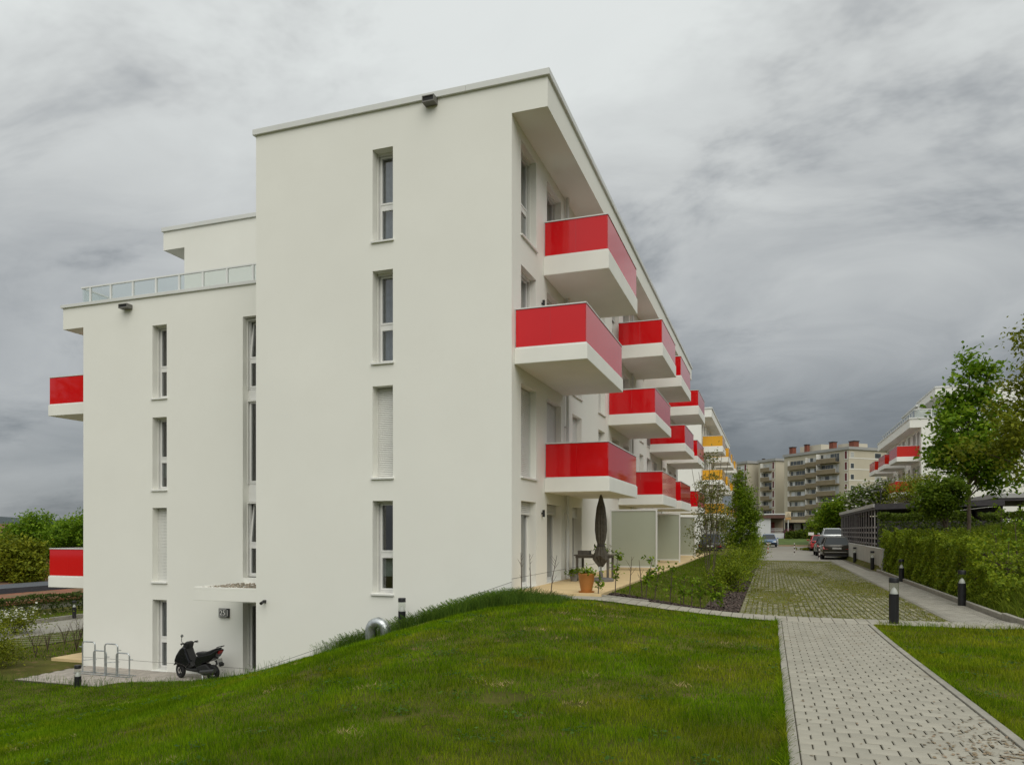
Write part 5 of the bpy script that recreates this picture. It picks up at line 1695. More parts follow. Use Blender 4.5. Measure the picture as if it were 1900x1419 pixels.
# --- left background
for i, (p_, t_, py_, r1, lm, lb) in enumerate([(60, 76, 1003, 3.3, L_MAPLE, 'broad dark green tree at the far left beyond the low roof'), (150, 74, 1000, 3.4, L_MAPLE, 'tall round green tree next to the white wall at left'), (22, 58, 1046, 2.5, L_OLIVE, 'feathery yellow-green tree in front of the darker ones at far left')]):
    x, y = at(p_, t_)
    zc = zat(py_, t_)
    tree('broad_tree', lb, x, y, zc - r1 * 1.15, [(0, 0, zc, r1, r1, r1 * .86), (r1 * .5, 0, zc - .6, r1 * .6, r1 * .6, r1 * .6), (-r1 * .5, 0, zc - .4, r1 * .6, r1 * .6, r1 * .6), (.3, 0, zc + r1 * .35, r1 * .6, r1 * .6, r1 * .5)], 190, 16000, .27, lm, .2, 51 + i, sig=.34)
def hedge_left(r_, n_):
    y = r_.uniform(20, 48, n_); u = r_.uniform(-1, 1, n_); v = r_.uniform(0, 1, n_)
    k = r_.random(n_)
    v = np.where(k > .6, 1 - np.abs(r_.normal(0, .1, n_)), v); u = np.where(k < .4, 1 - np.abs(r_.normal(0, .15, n_)), u)
    return np.stack([-37.2 + u * .55, y, -3.0 + v * (.95 + .08 * wob(y, u))], 1)
hedge('hedge', 'low clipped laurel hedge at the far left behind the lawn strip', hedge_left, 14000, .13, leaf_mat('laurel_leaf', (0.065, 0.098, 0.016)), (-37.2, 34, -3.0), seed=15)
shrub(26, 32.0, 1.15, 1.0, 2400, L_OLIVE, 'white flowering shrub at the far left edge', 71, 'flowering_shrub', .10, None, z=-2.95, blossom=BLOSSOM)
shrub(-22, 24.0, .9, 1.05, 3600, L_OLIVE, 'dense dull green bush at the left picture edge by the forecourt', 72, 'bush', .075, None, z=-3.0)
shrub(12, 25.6, .55, .6, 900, L_OLIVE, 'low olive bush behind the left end of the forecourt', 73, 'bush', .07, None, z=-2.98)
for i, (p_, t_, h_) in enumerate([(120, 29, 1.0), (142, 27.5, 1.3), (88, 27.5, .9), (66, 26, 1.2), (150, 30.5, 1.2)]):
    x, y = at(p_, t_)
    lb = ['bare twiggy shrub left of the bicycle rack on the lawn', 'dark twiggy shrub next to the white corner at left', 'thin bare shrub on the left garden lawn', 'thin bare shrub beside the white flowering bush', 'leafy twig shrub half behind the white corner'][i]
    t = thing('bare_shrub', lb, 'shrub', (x, y, -2.97), 0, 'bare shrubs on the left lawn')
    m = MB(); r_ = np.random.default_rng(200 + i)
    for k in range(7):
        a = r_.uniform(0, 6.28); l = h_ * r_.uniform(.5, 1.0)
        e = (l * .35 * math.cos(a), l * .35 * math.sin(a), l)
        m.tube([(0, 0, -.02), (e[0] * .3, e[1] * .3, l * .5), e], [.011, .008, .003], 5)
        m.tube([(e[0] * .3, e[1] * .3, l * .5), (e[0] * .3 + .15, e[1] * .3, l * .75)], [.006, .002], 5)
    local(m, 'twigs', TWIG, t)
    P = r_.normal(size=(26, 3)) * np.array([.25, .25, .25]) + np.array([0, 0, h_ * .7])
    V, Q = leaf_cloud(P, .05, seed=300 + i); o = np_mesh('leaves', V, Q, L_OLIVE); o.parent = t

# ------------------------------------------------------------------ grass blades
GRASS = mat('grass_blade', (0.112, 0.205, 0.004), 0.8, 0.35, 0.9, island=0.42, trans=0.35, spec=0.04, col2=(0.290, 0.310, 0.018), c2scale=0.75, c2lo=0.42, c2hi=0.76, c2grad=0.013)
TALLG = mat('tall_grass_blade', (0.090, 0.165, 0.020), 0.7, 0.25, 1.5, island=0.4, trans=0.35, spec=0.1)
DRYG = mat('lot_grass_blade', (0.185, 0.200, 0.012), 0.8, 0.30, 1.0, island=0.35, trans=0.3, spec=0.05)
def noise2(x, y, s=1.0, o=0.0):
    x = x * s + o; y = y * s - o
    return (np.sin(x * 1.3 + 2 * np.sin(y * .7)) + np.sin(y * 1.7 + 1.5 * np.sin(x * .9 + 1)) + np.sin((x + y) * 2.9 + np.sin(x * 2.1)) * .6 + np.sin(x * 6.1 - y * 5.3) * .35) / 2.95
def blades(name, label, x, y, h, w, lean, m, zoff=0.0, parent=None, two=False, seed=1):
    r_ = np.random.default_rng(seed)
    n_ = len(x)
    z = H(x, y) + zoff
    a = r_.uniform(0, 2 * np.pi, n_); ln = lean * h * r_.uniform(.1, 1.0, n_)
    b = a + r_.normal(np.pi / 2, .5, n_)
    P = np.stack([x, y, z], 1)
    side = np.stack([np.cos(b), np.sin(b), np.zeros(n_)], 1) * (w / 2)[:, None]
    d = np.stack([np.cos(a) * ln, np.sin(a) * ln, h], 1)
    if not two:
        V = np.stack([P - side, P + side, P + d], 1).reshape(-1, 3)
        Q = np.arange(3 * n_).reshape(-1, 3)
        o = np_mesh(name, V, Q, m)
    else:
        mid = P + d * np.array([.35, .35, .62])
        V = np.stack([P - side, P + side, mid + side * .7, mid - side * .7, P + d, P + d * np.array([1.05, 1.05, .99])], 1)
        V = V.reshape(-1, 3)
        i0 = np.arange(n_) * 6
        Q = np.concatenate([np.stack([i0, i0 + 1, i0 + 2, i0 + 3], 1), np.stack([i0 + 3, i0 + 2, i0 + 5, i0 + 4], 1)])
        o = np_mesh(name, V, Q, m)
    tag(o, label, 'grass', kind='stuff')
    return o
def scatter(x0, x1, y0, y1, dens, seed):
    r_ = np.random.default_rng(seed)
    n_ = int((x1 - x0) * (y1 - y0) * dens)
    return r_.uniform(x0, x1, n_), r_.uniform(y0, y1, n_), r_
def lawn(x0, x1, y0, y1, ok, seed, tmax=25.0):
    X_, Y_ = [], []
    for (ta, tb, dens) in ((3.0, 7.5, 5200), (7.5, 11.0, 2900), (11.0, 15.5, 1500), (15.5, tmax, 900)):
        x, y, r_ = scatter(x0, x1, y0, y1, dens, seed + int(ta))
        p, t = proj_px(x, y)
        k = (t >= ta) & (t < tb) & (p > -110) & (p < 2010) & ok(x, y)
        x, y = x[k], y[k]
        bare = noise2(x, y, .95, 3.0) + .6 * noise2(x, y, 3.3, 1.0)
        k = (r_.random(len(x)) > np.clip((bare - .74) * 3.2, 0, .86)) & (r_.random(len(x)) > .55 * np.clip(noise2(x, y, 5.1, 7.0), 0, 1))
        X_.append(x[k]); Y_.append(y[k])
    return np.concatenate(X_), np.concatenate(Y_)
ok_main = lambda x, y: ~((y > 15.70) & (x > -4.45)) & ~((y > 16.18) & (x > -12.7)) & ~((x < -12.6) & (y > 15.85) & (H(x, y) < -2.90))
gx_, gy_ = lawn(-24, PX0 - .09, 0.5, 18.2, ok_main, 5)
hh = (.052 + .022 * noise2(gx_, gy_, 1.1, 5.0) + .026 * noise2(gx_, gy_, 6.5, 2.0)) * np.random.default_rng(3).uniform(.45, 1.3, len(gx_))
_, tt_ = proj_px(gx_, gy_)
ww = .0048 * np.clip(tt_ / 6.0, 1, 2.6)
blades('lawn_grass', 'mown green lawn sloping down in front of the white house', gx_, gy_, np.maximum(hh, .018), ww, .75, GRASS, seed=6)
gx_, gy_ = lawn(PX1 + .09, 8.0, 0.5, 15.72, lambda x, y: ~((x > 4.42) & (y > 14.6)), 15)
hh = (.055 + .025 * noise2(gx_, gy_, 1.1, 2.0) + .026 * noise2(gx_, gy_, 6.5, 4.0)) * np.random.default_rng(4).uniform(.5, 1.25, len(gx_))
_, tt_ = proj_px(gx_, gy_)
blades('lawn_grass', 'mown lawn to the right of the footpath', gx_, gy_, np.maximum(hh, .018), .0048 * np.clip(tt_ / 6.0, 1, 2.6), .75, GRASS, seed=7)
x, y, r_ = scatter(-3.52, -1.4, 17.18, 48, 420, 31)
blades('lawn_grass', 'narrow garden lawn beside the terrace', x, y, r_.uniform(.03, .07, len(x)), np.full(len(x), .012), .6, mat('garden_lawn_blade', (0.110, 0.185, 0.006), 0.8, .25, 1.2, island=.3, trans=.3, spec=.05), seed=8)
x, y, r_ = scatter(-10.7, -4.0, 14.2, 16.22, 1900, 33)
edge_ = 15.75 - .45 * np.clip((x + 10.7) / 2.5, 0, 1) - .75 * np.clip((x + 8.0) / 2.5, 0, 1) + .16 * noise2(x, y * 0, 1.7, .5)
k = (y > edge_) & ~((np.abs(x + 8.8) < .5) & (y < 15.7) & (r_.random(len(x)) < .75)) & ~((x > -4.4) & (y > 15.72)) & (r_.random(len(x)) < np.clip((x + 10.9) / 1.2, 0, 1))
x, y = x[k], y[k]
blades('tall_grass', 'unmown tall dark grass along the foot of the gable', x, y, r_.uniform(.12, .36, len(x)) * np.clip((-3.8 - x) / 1.6, .4, 1), r_.uniform(.006, .010, len(x)), .8, TALLG, two=True, seed=9)
# scattered longer tufts along edges
x, y, r_ = scatter(-24, 0.1, 14.6, 16.3, 90, 34)
k = (H(x, y) < -2.0) & (y > 15.4 + .2 * noise2(x, y, 2))
blades('tall_grass', 'fringe of longer grass along the forecourt edge', x[k], y[k], r_.uniform(.08, .28, k.sum()), np.full(k.sum(), .010), .6, TALLG, two=True, seed=10)
x, y, r_ = scatter(1.9, 4.6, 14.9, 15.75, 420, 35)
blades('tall_grass', 'longer grass round the foot of the right-hand bollard', x, y, r_.uniform(.06, .15, len(x)), np.full(len(x), .007), .7, GRASS, two=True, seed=12)
x, y, r_ = scatter(-0.6, 3.3, 16.66, 48.0, 330, 36)
k = r_.random(len(x)) < np.clip(1.25 - (y - 16) / 30, .35, 1)
blades('paver_grass', 'short grass growing between the paver stones', x[k], y[k], r_.uniform(.02, .05, k.sum()), np.full(k.sum(), .013), .7, DRYG, zoff=.01, seed=13)
x, y, r_ = scatter(4.56, 12, 15.0, 38, 330, 37)
k = ~((x < 6.0) & (y > 22))
x, y = x[k], y[k]
blades('bank_grass', 'rough grass covering the bank on the right', x, y, r_.uniform(.10, .38, len(x)), np.full(len(x), .016), .7, mat('bank_grass_blade', (0.135, 0.185, 0.018), .8, .3, .8, island=.35, trans=.35, spec=.05), two=True, seed=14)
x, y, r_ = scatter(-37, -21, 18.5, 40, 60, 38)
k = ~((x < -29.2) & (x > -33.2)) & ~(x > -23.3)
blades('left_lawn_grass', 'grass of the lawn strips at the far left', x[k], y[k], r_.uniform(.04, .12, k.sum()), np.full(k.sum(), .03), .6, GRASS, seed=16)

# --- dry clippings, weeds and creeping edges
r_ = np.random.default_rng(77)
cx_, cy_ = r_.uniform(-15, 0.0, 90), r_.uniform(3.5, 15.0, 90)
k = noise2(cx_, cy_, .95, 3.0) > -.1
cx_, cy_ = cx_[k], cy_[k]
x = np.repeat(cx_, 55) + r_.normal(0, .10, len(cx_) * 55); y = np.repeat(cy_, 55) + r_.normal(0, .07, len(cx_) * 55)
k = (x < PX0 - .1) & (x > -14)
blades('dry_clippings', 'dry straw-coloured patches scattered in the lawn', x[k], y[k], r_.uniform(.015, .045, k.sum()), np.full(k.sum(), .007), 2.6, mat('dry_straw', (0.34, 0.27, 0.12), .9, .25, 3, island=.35, spec=.05), zoff=.012, seed=41)
cx_, cy_ = r_.uniform(-13, 4.0, 170), r_.uniform(3.2, 15.4, 170)
P = np.repeat(np.stack([cx_, cy_, H(cx_, cy_) + .045], 1), 26, 0)
P = P + r_.normal(size=P.shape) * np.array([.085, .085, .012])
k = (P[:, 0] < PX0 - .12) | (P[:, 0] > PX1 + .12)
V, Q = leaf_cloud(P[k], .034, aspect=.85, up=2.2, seed=43)
tag(np_mesh('lawn_weeds', V, Q, leaf_mat('clover_leaf', (0.062, 0.135, 0.018))), 'low clover and weeds growing in clumps through the lawn', 'weeds', kind='stuff')
n_ = 5200
y = r_.uniform(1.0, 15.6, n_)
sd = r_.random(n_) < .5
x = np.where(sd, PX0 - .085 - np.abs(r_.normal(0, .02, n_)), PX1 + .085 + np.abs(r_.normal(0, .02, n_)))
k = noise2(x, y, 2.2, 1.0) > -.25
blades('edge_grass', 'grass creeping over the kerb stones along the footpath', x[k], y[k], r_.uniform(.05, .115, k.sum()), np.full(k.sum(), .006), 1.1, GRASS, zoff=.01, two=True, seed=44)
chips = []; cf = []
for i in range(380):
    if i < 300:
        x, y = PX1 - abs(random.gauss(0, .28)), 6.4 + random.gauss(0, .45)
    else:
        x, y = random.uniform(PX0, PX1), random.uniform(4.5, 12)
    if x < PX0:
        continue
    a = random.uniform(0, 6.28); l = random.uniform(.004, .018); w = l * .6
    z = hz(x, y) + .026; ca, sa = math.cos(a), math.sin(a); n0 = len(chips)
    chips += [(x - ca*l - sa*w, y - sa*l + ca*w, z), (x - ca*l + sa*w, y - sa*l - ca*w, z), (x + ca*l + sa*w, y + sa*l - ca*w, z + .004), (x + ca*l - sa*w, y + sa*l + ca*w, z + .004)]
    cf.append((n0, n0+1, n0+2, n0+3))
tag(np_mesh('soil_crumbs', chips, cf, mat('soil_crumb', (0.22, 0.165, 0.10), .95, .3, 20, island=.3)), 'crumbs of brown soil and dry leaves on the footpath', 'soil', kind='stuff')

# ------------------------------------------------------------------ left yard
sheet('yard_path', (-33.2, -29.3, 12, 62), PAVER2, 'paved path at the far left behind the white house', .02, 1.0)
for i in range(24):
    yk = 18 + i * 1.2
    pass
lk = thing('path_kerb', 'raised stone kerb along the far left path', 'kerb', (-33.3, 30, -3))
for i in range(30):
    MB().box(-33.38, -33.22, 15 + i * 1.2, 16.19 + i * 1.2, -3.3, -2.83).obj('kerb_stone', KERB, lk)
gp = sheet('striped_grass_pavers', (-29.3, -26.6, 14, 45), mat('lot_grass_soil', (0.1, 0.1, 0.02)), 'grass pavers with slanting pale joints at the far left', .012, 1.0)
for i in range(34):
    y0 = 15 + i * .8
    m = MB().frustum([(-29.25, y0, -2.98), (-29.25, y0 + .14, -2.98), (-26.65, y0 + 1.5 + .14, -2.98), (-26.65, y0 + 1.5, -2.98)], [(-29.25, y0, hz(-29.25, y0) + .03), (-29.25, y0 + .14, hz(-29.25, y0) + .03), (-26.65, y0 + 1.64, hz(-26.65, y0) + .03), (-26.65, y0 + 1.5, hz(-26.65, y0) + .03)])
    m.obj('paver_strip', STONE, gp)
tag(MB().box(-23.1, -20.99, 18.9, 34, -3.3, -2.90).obj('patio', BEIGE), 'beige patio slab at the left corner of the white house', 'terrace', kind='structure')
lr = thing('flat_roofed_garage', 'long low building with red-brown planted flat roof at the far left', 'garage', (-48, 36, -4.5))
SEDUM = mat('red_sedum', (0.23, 0.085, 0.045), .95, .3, 3.0, .8, 12, col2=(0.14, 0.10, 0.04), c2scale=.8)
m = MB().box(-56, -39.6, 22, 62, -4.6, -2.66); m.obj('wall', KERB, lr)
MB().box(-56.2, -39.4, 21.8, 62.2, -2.66, -2.50).obj('planted_roof', SEDUM, lr)
MB().box(-48.6, -45.0, 21.6, 62.4, -2.50, -2.16).obj('roof_band', mat('dark_roof_sheet', (0.055, 0.062, 0.075), .5, .1, 1.0), lr)
bs = thing('brick_house', 'small brick house with red roof glimpsed between the left trees', 'house', (-88, 72, -10))
MB().box(-90, -86, 70, 74, -10, -.9).obj('wall', mat('brick_red', (0.30, 0.11, 0.07), .9, .2, 3), bs)
MB().frustum([(-90.4, 69.6, -.9), (-85.6, 69.6, -.9), (-85.6, 74.4, -.9), (-90.4, 74.4, -.9)], [(-88.6, 71.9, 1.5), (-87.4, 71.9, 1.5), (-87.4, 72.1, 1.5), (-88.6, 72.1, 1.5)]).obj('roof', mat('roof_tile_red', (0.25, 0.08, 0.05), .9, .2, 5), bs)
for i, (p_, t_) in enumerate(((6, 150), (36, 170), (84, 160))):
    x, y = at(p_, t_)
    z = zat(1010, t_)
    v_ = thing('village_house', ['pale house with white walls at the far left edge', 'white walled house seen through the far left trees', 'pale house between the two left trees'][i], 'house', (x, y, z - 4), .6, 'distant houses at left')
    local(MB().box(-5, 5, -4, 4, -2, 5.0), 'wall', PLASTER, v_)
    local(MB().prism([(-4.6, 5.0), (4.6, 5.0), (0, 8.2)], 'x', -5.4, 5.4), 'roof', mat('roof_tile_brown', (0.16, 0.08, 0.055), .9, .2, 5), v_)
    for k in (-3, 0, 3):
        local(MB().box(k - .5, k + .5, -4.03, -4.0, 1.5, 3.0), 'window', CGLASS, v_)
# distant ridge
rx, rv, rf_ = [], [], []
for i in range(90):
    ang = R(-75 + 150 * i / 89)
    d = 4200
    hgt = 58 + 26 * math.sin(i * .19 + 1.2) + 10 * math.sin(i * .7) + (34 if i < 40 else 0)
    rv += [(d * math.sin(ang), d * math.cos(ang), -60), (d * math.sin(ang), d * math.cos(ang), hgt * .82), ((d + 900) * math.sin(ang), (d + 900) * math.cos(ang), hgt * .9), ((d + 900) * math.sin(ang), (d + 900) * math.cos(ang), -60)]
for i in range(89):
    a, b = i * 4, (i + 1) * 4
    rf_ += [(a, b, b + 1, a + 1), (a + 1, b + 1, b + 2, a + 2), (a + 2, b + 2, b + 3, a + 3)]
tag(np_mesh('hills', rv, rf_, mat('far_hill', (0.085, 0.105, 0.115), 1.0, .2, .003), smooth=False), 'low blue-grey ridge on the far left horizon', 'hills', kind='structure')

# ------------------------------------------------------------------ retaining wall and carport on the right
CONC = mat('grey_concrete', (0.43, 0.42, 0.38), .85, .10, 1.5, .4, 60)
rw = thing('retaining_wall', 'pale board-marked concrete retaining wall behind the bollards', 'wall', (4.7, 48, -.4))
yy = 36.2
while yy < 62:
    MB().box(4.60, 4.80, yy + .006, yy + .594, -.6, .62 + .003 * (yy - 36)).obj('concrete_panel', CONC, rw, bevel=.006)
    yy += .6
DW = mat('dark_stained_wood', (0.040, 0.036, 0.040), .6, .2, 6.0)
GW = mat('greyed_batten', (0.26, 0.24, 0.235), .7, .2, 6.0)
cp = thing('carport', 'long dark carport with flat roof and upright wooden slats above the wall', 'carport', (8, 50, .5))
MB().frustum([(4.86, 40.8, 2.46), (10.4, 40.8, 2.62), (10.4, 60.4, 2.62), (4.86, 60.4, 2.46)], [(4.86, 40.8, 2.74), (10.4, 40.8, 2.90), (10.4, 60.4, 2.90), (4.86, 60.4, 2.74)]).obj('roof', DW, cp)
MB().box(4.80, 4.858, 40.8, 60.4, 2.58, 2.76).obj('roof_edge_trim', mat('zinc_trim', (0.42, 0.42, 0.41), .45, metal=.5), cp)
yy = 41.0
while yy < 60.3:
    MB().box(4.86, 4.91, yy, yy + .07, .62, 2.455).obj('slat', GW, cp)
    yy += 1.15
for z in (.72, 1.0, 1.28, 1.55):
    MB().box(4.93, 4.96, 40.9, 60.3, z, z + .085).obj('horizontal_rail', GW, cp)
for yk in (41.0, 46.0, 51.0, 56.0, 60.2):
    for xk in (5.0, 10.2):
        MB().box(xk, xk + .12, yk, yk + .12, .4, 2.47).obj('post', DW, cp)
MB().box(5.1, 10.3, 60.25, 60.3, .5, 2.45).obj('back_panel', DW, cp)
MB().box(10.33, 10.38, 41, 60.2, .5, 2.6).obj('back_panel', DW, cp)
MB().box(5.15, 10.2, 41.0, 41.04, .7, 1.9).obj('front_screen', DW, cp)
cp2 = thing('carport', 'second dark carport with thin grey roof in front of the right house', 'carport', (14, 58, 1.5))
MB().box(11.6, 20, 47.0, 58, 3.2, 3.45).obj('roof', mat('zinc_trim', (0.4, 0.4, 0.4)), cp2)
MB().box(11.7, 19.9, 47.05, 57.9, 3.05, 3.19).obj('beam', DW, cp2)
for xk in (11.8, 15.5, 19.6):
    for yk in (47.2, 57.6):
        MB().box(xk, xk + .12, yk, yk + .12, 1.2, 3.05).obj('post', DW, cp2)
bn = thing('waste_container', 'dark teal waste container beside the end of the carport', 'container', (*at(1549, 68), -.4))
local(MB().frustum([(-.32, -.35, .1), (.32, -.35, .1), (.32, .35, .1), (-.32, .35, .1)], [(-.40, -.42, 1.45), (.40, -.42, 1.45), (.40, .42, 1.45), (-.40, .42, 1.45)]), 'body', mat('teal_plastic', (0.008, 0.055, 0.055), .5), bn, bevel=.04)
local(MB().frustum([(-.43, -.45, 1.45), (.43, -.45, 1.45), (.43, .45, 1.45), (-.43, .45, 1.45)], [(-.36, -.25, 1.62), (.36, -.25, 1.62), (.36, .4, 1.62), (-.36, .4, 1.62)]), 'lid', mat('teal_lid', (0.01, 0.03, 0.032), .5), bn, bevel=.03)
for sx_ in (-.28, .28):
    local(MB().cyl((sx_ - .04, -.35, .08), (sx_ + .04, -.35, .08), .08, .08, 10), 'wheel', TYRE, bn)
cbx = thing('utility_cabinet', 'narrow grey utility cabinet standing behind the parked cars', 'cabinet', (*at(1555.5, 58.0), -.4))
local(MB().box(-.14, .14, -.12, .12, 0, 1.38), 'cabinet_body', mat('cabinet_grey', (0.24, 0.26, 0.26), .5), cbx, bevel=.015)
local(MB().box(-.16, .16, -.14, .14, 1.38, 1.44), 'cabinet_cap', mat('cabinet_cap_grey', (0.16, 0.17, 0.17), .5), cbx)

# ------------------------------------------------------------------ pavilion, shop canopy, bank at the end of the road
pavl = thing('pavilion', 'white flat-roofed pavilion with brown roof band and open porch', 'pavilion', (-2, 108, -.4))
PW = mat('cool_white_render', (0.66, 0.68, 0.69), .8, .03, 1)
BROWN = mat('brown_fascia', (0.13, 0.065, 0.05), .7, .1, 3)
MB().box(-8, 0.0, 104, 112, -.6, 3.1).obj('wall', PW, pavl)
MB().box(-8.3, 1.75, 103.7, 112.3, 3.1, 3.55).obj('roof_band', BROWN, pavl)
MB().box(-8.35, 1.8, 103.65, 112.35, 3.55, 3.70).obj('roof_trim', PW, pavl)
MB().box(0.0, 1.64, 104, 104.15, -.6, 1.15).obj('porch_parapet', PW, pavl)
MB().box(1.5, 1.64, 104.15, 110, -.6, 1.15).obj('porch_parapet', PW, pavl)
MB().box(0.0, 1.64, 108, 108.1, .2, 3.1).obj('porch_wall', mat('porch_ochre', (0.32, 0.26, 0.17), .9), pavl)
MB().box(0.05, .5, 107.9, 107.98, .4, 2.6).obj('porch_door', mat('porch_door_red', (0.22, 0.035, 0.02), .5), pavl)
MB().box(1.56, 1.64, 104.02, 104.10, 1.15, 3.1).obj('porch_post', DW, pavl)
for z in (1.3, 1.5, 1.7):
    MB().box(0.02, 1.56, 104.05, 104.08, z, z + .05).obj('porch_rail', PW, pavl)
shp = thing('shop_canopy', 'low shop front with long beige canopy roof below the tower block', 'shop', (5, 114, -.4))
MB().box(1.9, 12, 111, 118, 2.6, 2.98).obj('canopy_roof', mat('beige_canopy', (0.42, 0.36, 0.24), .8), shp)
MB().box(2.0, 11.9, 111.1, 117.9, 2.5, 2.6).obj('canopy_soffit', DW, shp)
MB().box(2.0, 12, 117.5, 118, -.4, 2.5).obj('shop_wall', mat('dark_shop_wall', (0.06, 0.05, 0.045), .8, .3, 1), shp)
for xk in (2.1, 5.5, 9.0, 11.8):
    MB().box(xk, xk + .15, 111.2, 111.35, -.4, 2.5).obj('post', DW, shp)
MB().box(3.1, 4.0, 113, 113.1, 1.4, 2.45).obj('white_panel', PW, shp); MB().box(4.35, 5.1, 113, 113.1, 1.4, 2.45).obj('white_panel', PW, shp)
x, y = at(1462.5, 103.5)
sn = thing('shop_sign', 'square beige sign with a triangular mark and a lettering plate below', 'sign', (x, y, -.3))
SB = mat('sign_beige', (0.62, 0.53, 0.36), .5); SO = mat('sign_orange', (0.60, 0.36, 0.14), .5); SM = mat('sign_mark', (0.22, 0.19, 0.14), .5)
local(MB().box(-.06, .06, -.02, .1, 0, 3.4), 'post', COPING, sn)
local(MB().box(-.36, .36, -.10, -.02, 3.68, 4.38), 'board', SB, sn)
m = MB()
m.tube([(-.19, -.105, 3.84), (0, -.105, 4.24), (.19, -.105, 3.84)], .022, 6).tube([(-.24, -.105, 3.80), (.24, -.105, 3.80)], .018, 6).tube([(-.10, -.105, 3.86), (0, -.105, 4.06), (.10, -.105, 3.86)], .018, 6)
local(m, 'triangle_mark', SM, sn)
local(MB().box(-.36, .36, -.10, -.02, 3.28, 3.60), 'lettering_plate', SO, sn)
bk_ = np.random.default_rng(9)
A_, B_ = np.meshgrid(np.linspace(0.9, 8.5, 20), np.linspace(93.5, 103.6, 12))
Zb = -.30 + .75 * np.clip((B_ - 93.5) / 9, 0, 1)
i_ = np.arange(A_.size).reshape(A_.shape)
tag(np_mesh('grass_bank', np.stack([A_, B_, Zb], -1).reshape(-1, 3), np.stack([i_[:-1, :-1], i_[:-1, 1:], i_[1:, 1:], i_[1:, :-1]], -1).reshape(-1, 4), mat('bank_turf', (0.075, 0.115, 0.018), .95, .3, .7), smooth=True), 'grassy bank at the end of the road below the shop', 'grass bank', kind='structure')
tag(MB().box(.85, 8.5, 93.2, 93.5, -.5, -.22).obj('bank_kerb', mat('sandstone_kerb', (0.42, 0.30, 0.19), .9)), 'sandy kerb at the foot of the grass bank', 'kerb')
def bank_shrubs(r_, n_):
    x = r_.uniform(1.8, 8.5, n_); u = r_.uniform(-1, 1, n_)
    return np.stack([x, 103 + u * .8, .3 + r_.uniform(0, 1, n_) * (1.1 + .3 * wob(x, u))], 1)
hedge('shrub_row', 'dark row of shrubs in front of the shop canopy', bank_shrubs, 5000, .26, L_DARKHEDGE, (5, 103, .3), seed=55, cat='shrub')
rd_ = thing('red_shrub', 'small shrub with dull red leaves beside the pavilion porch', 'shrub', (*at(1462, 99), .1))
pts = bk_.normal(size=(500, 3)) * np.array([.55, .4, .4]) + np.array([0, 0, .8])
V, Q = leaf_cloud(pts, .24, seed=66); o = np_mesh('foliage', V, Q, mat('dull_red_leaf', (0.13, 0.035, 0.04), .7, .3, 3, island=.4)); o.parent = rd_

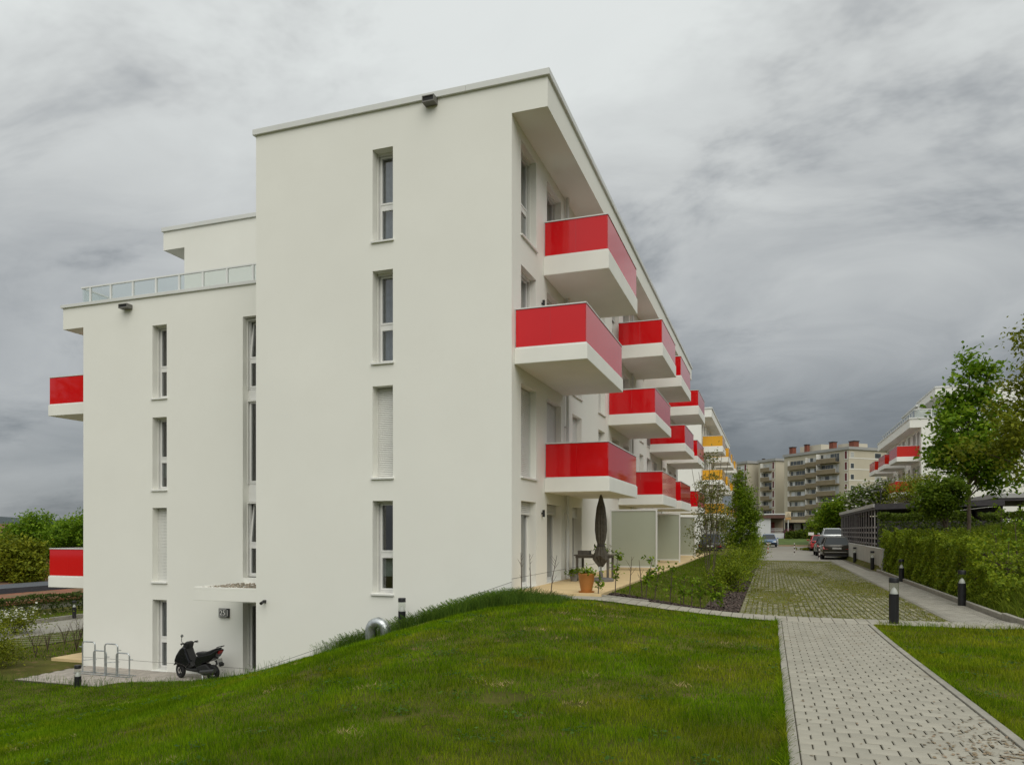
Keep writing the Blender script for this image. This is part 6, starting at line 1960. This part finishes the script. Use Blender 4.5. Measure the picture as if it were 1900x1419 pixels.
# ------------------------------------------------------------------ tower blocks
BEI = mat('beige_render', (0.53, 0.485, 0.38), .9, .05, .2)
BEI2 = mat('beige_render_light', (0.56, 0.52, 0.42), .9, .05, .2)
BRN = mat('brown_balcony', (0.235, 0.19, 0.12), .85, .12, .5)
ROOFG = mat('grey_roof_edge', (0.36, 0.36, 0.35), .7, .05, .3)
BRICK = mat('chimney_brick', (0.20, 0.065, 0.040), .9, .2, 4)
WTRIM = mat('white_band', (0.72, 0.71, 0.66), .8, .03)
DRED = mat('dark_red_panel', (0.12, 0.012, 0.014), .5)
FARG = mat('far_window_glass', (0.06, 0.07, 0.075), .1, .3, .6)
FARW = mat('far_pale_curtain', (0.45, 0.46, 0.44), .7, .2, 1.0)
def tower(label, px_, t_, left_parts, wr, win_cols, strip, roofboxes, chim):
    """corner facing the viewer; local +x along the right face, +y along the left face"""
    x, y = at(px_, t_)
    ang = TH + math.atan(0.414)
    base = (x, y, -1.0)
    tw = thing('tower_block', label, 'apartment block', base, ang, 'beige apartment towers')
    ZT = 22.3 + 1.0
    SH = 2.75
    ltot = left_parts[-1][1]
    local(MB().box(0, wr, 0, ltot + 2, 0, ZT - .7), 'wall', BEI, tw)
    local(MB().box(-.35, wr + .3, -.35, ltot + 2.3, ZT - .7, ZT), 'roof_edge', ROOFG, tw)
    r_ = random.Random(int(px_))
    nst = 8
    for s_ in range(nst):
        z0 = ZT - .7 - SH * (s_ + 1)
        if z0 < 1.0:
            break
        if win_cols:
            local(MB().box(-.04, wr + .04, -.04, wr * 0 + .001, z0 + .55, z0 + .80), 'band', WTRIM, tw)
            for (wx, ww_, sp) in win_cols:
                wnd = local(MB().box(wx, wx + ww_, -.05, .02, z0 + .80, z0 + 2.15), 'window', WTRIM, tw)
                local(MB().box(wx + .08, wx + ww_ - .08, -.06, -.051, z0 + .88, z0 + 2.07), 'pane', FARG if r_.random() < .6 else FARW, wnd)
        if strip:
            wnd = local(MB().box(-.06, .05, .35, 1.35, z0 + .30, z0 + 2.45), 'strip_window', WTRIM, tw)
            local(MB().box(-.075, -.061, .55, 1.2, z0 + .55, z0 + 2.40), 'strip_panel', DRED, wnd)
        for (a, b, dep, off) in left_parts:
            # recess behind, parapet in front
            bl = local(MB().box(-dep, -dep + .12, a, b, z0 + off - .25, z0 + off + .95), 'balcony', BRN, tw)
            local(MB().box(-dep + .12, 0, a, b, z0 + off - .25, z0 + off - .05), 'balcony_floor', BRN, bl)
            local(MB().box(-dep + .02, -dep + .10, a, b, z0 + off + .95, z0 + off + 1.0), 'parapet_cap', WTRIM, bl)
            k = a + .15
            while k < b - .6:
                wd = r_.uniform(.7, 1.5)
                wd = min(wd, b - .1 - k)
                local(MB().box(-.03, .001, k, k + wd - .12, z0 + off + .05, z0 + off + 2.1), 'glazing', r_.choice([FARG, FARW, FARW, FARG, PW]), bl)
                k += wd
            local(MB().box(-dep + .03, 0, b - .12, b, z0 + off + 1.0, z0 + off + 2.3), 'divider', WTRIM, bl)
    for (a, b, c, d, h_) in roofboxes:
        local(MB().box(a, b, c, d, ZT, ZT + h_), 'roof_structure', BEI2, tw)
    for (a, c, w, h_) in chim:
        ch = local(MB().box(a, a + w, c, c + w, ZT, ZT + h_), 'chimney', BRICK, tw)
        local(MB().box(a - .12, a + w + .12, c - .12, c + w + .12, ZT + h_, ZT + h_ + .2), 'chimney_cap', mat('chimney_cap_dark', (0.05, 0.045, 0.045), .8), ch)
    return tw
tower('beige apartment tower with brown balconies and white bands, nearest of the three', 1575, 185, [(2.9, 9.2, 1.5, 0.0), (9.4, 13.6, .9, -.45), (13.7, 20.2, .7, -.75)], 15.0, [(.5, 1.2, 0), (8.6, 2.2, 0), (12.6, 1.0, 0)], True, [(3.2, 9, 2.5, 6.5, 1.3), (2.5, 8, 11.5, 19, 1.9)], [(2.6, .8, 1.6, 1.5), (.6, 5.6, 1.3, 1.7), (.9, 14.8, .95, 2.0), (.5, 19.6, 1.25, 1.8)])
tower('beige tower with dark red strip windows and blank gable, middle of the three', 1439, 215, [(1.5, 5.1, 1.1, 0.0)], 9.0, [], True, [], [])
tower('beige tower with blank gable farthest left, beside the yellow balconies', 1387, 223, [(1.5, 5.4, 1.1, 0.0)], 9.0, [], True, [], [(6.5, .6, .5, .8)])
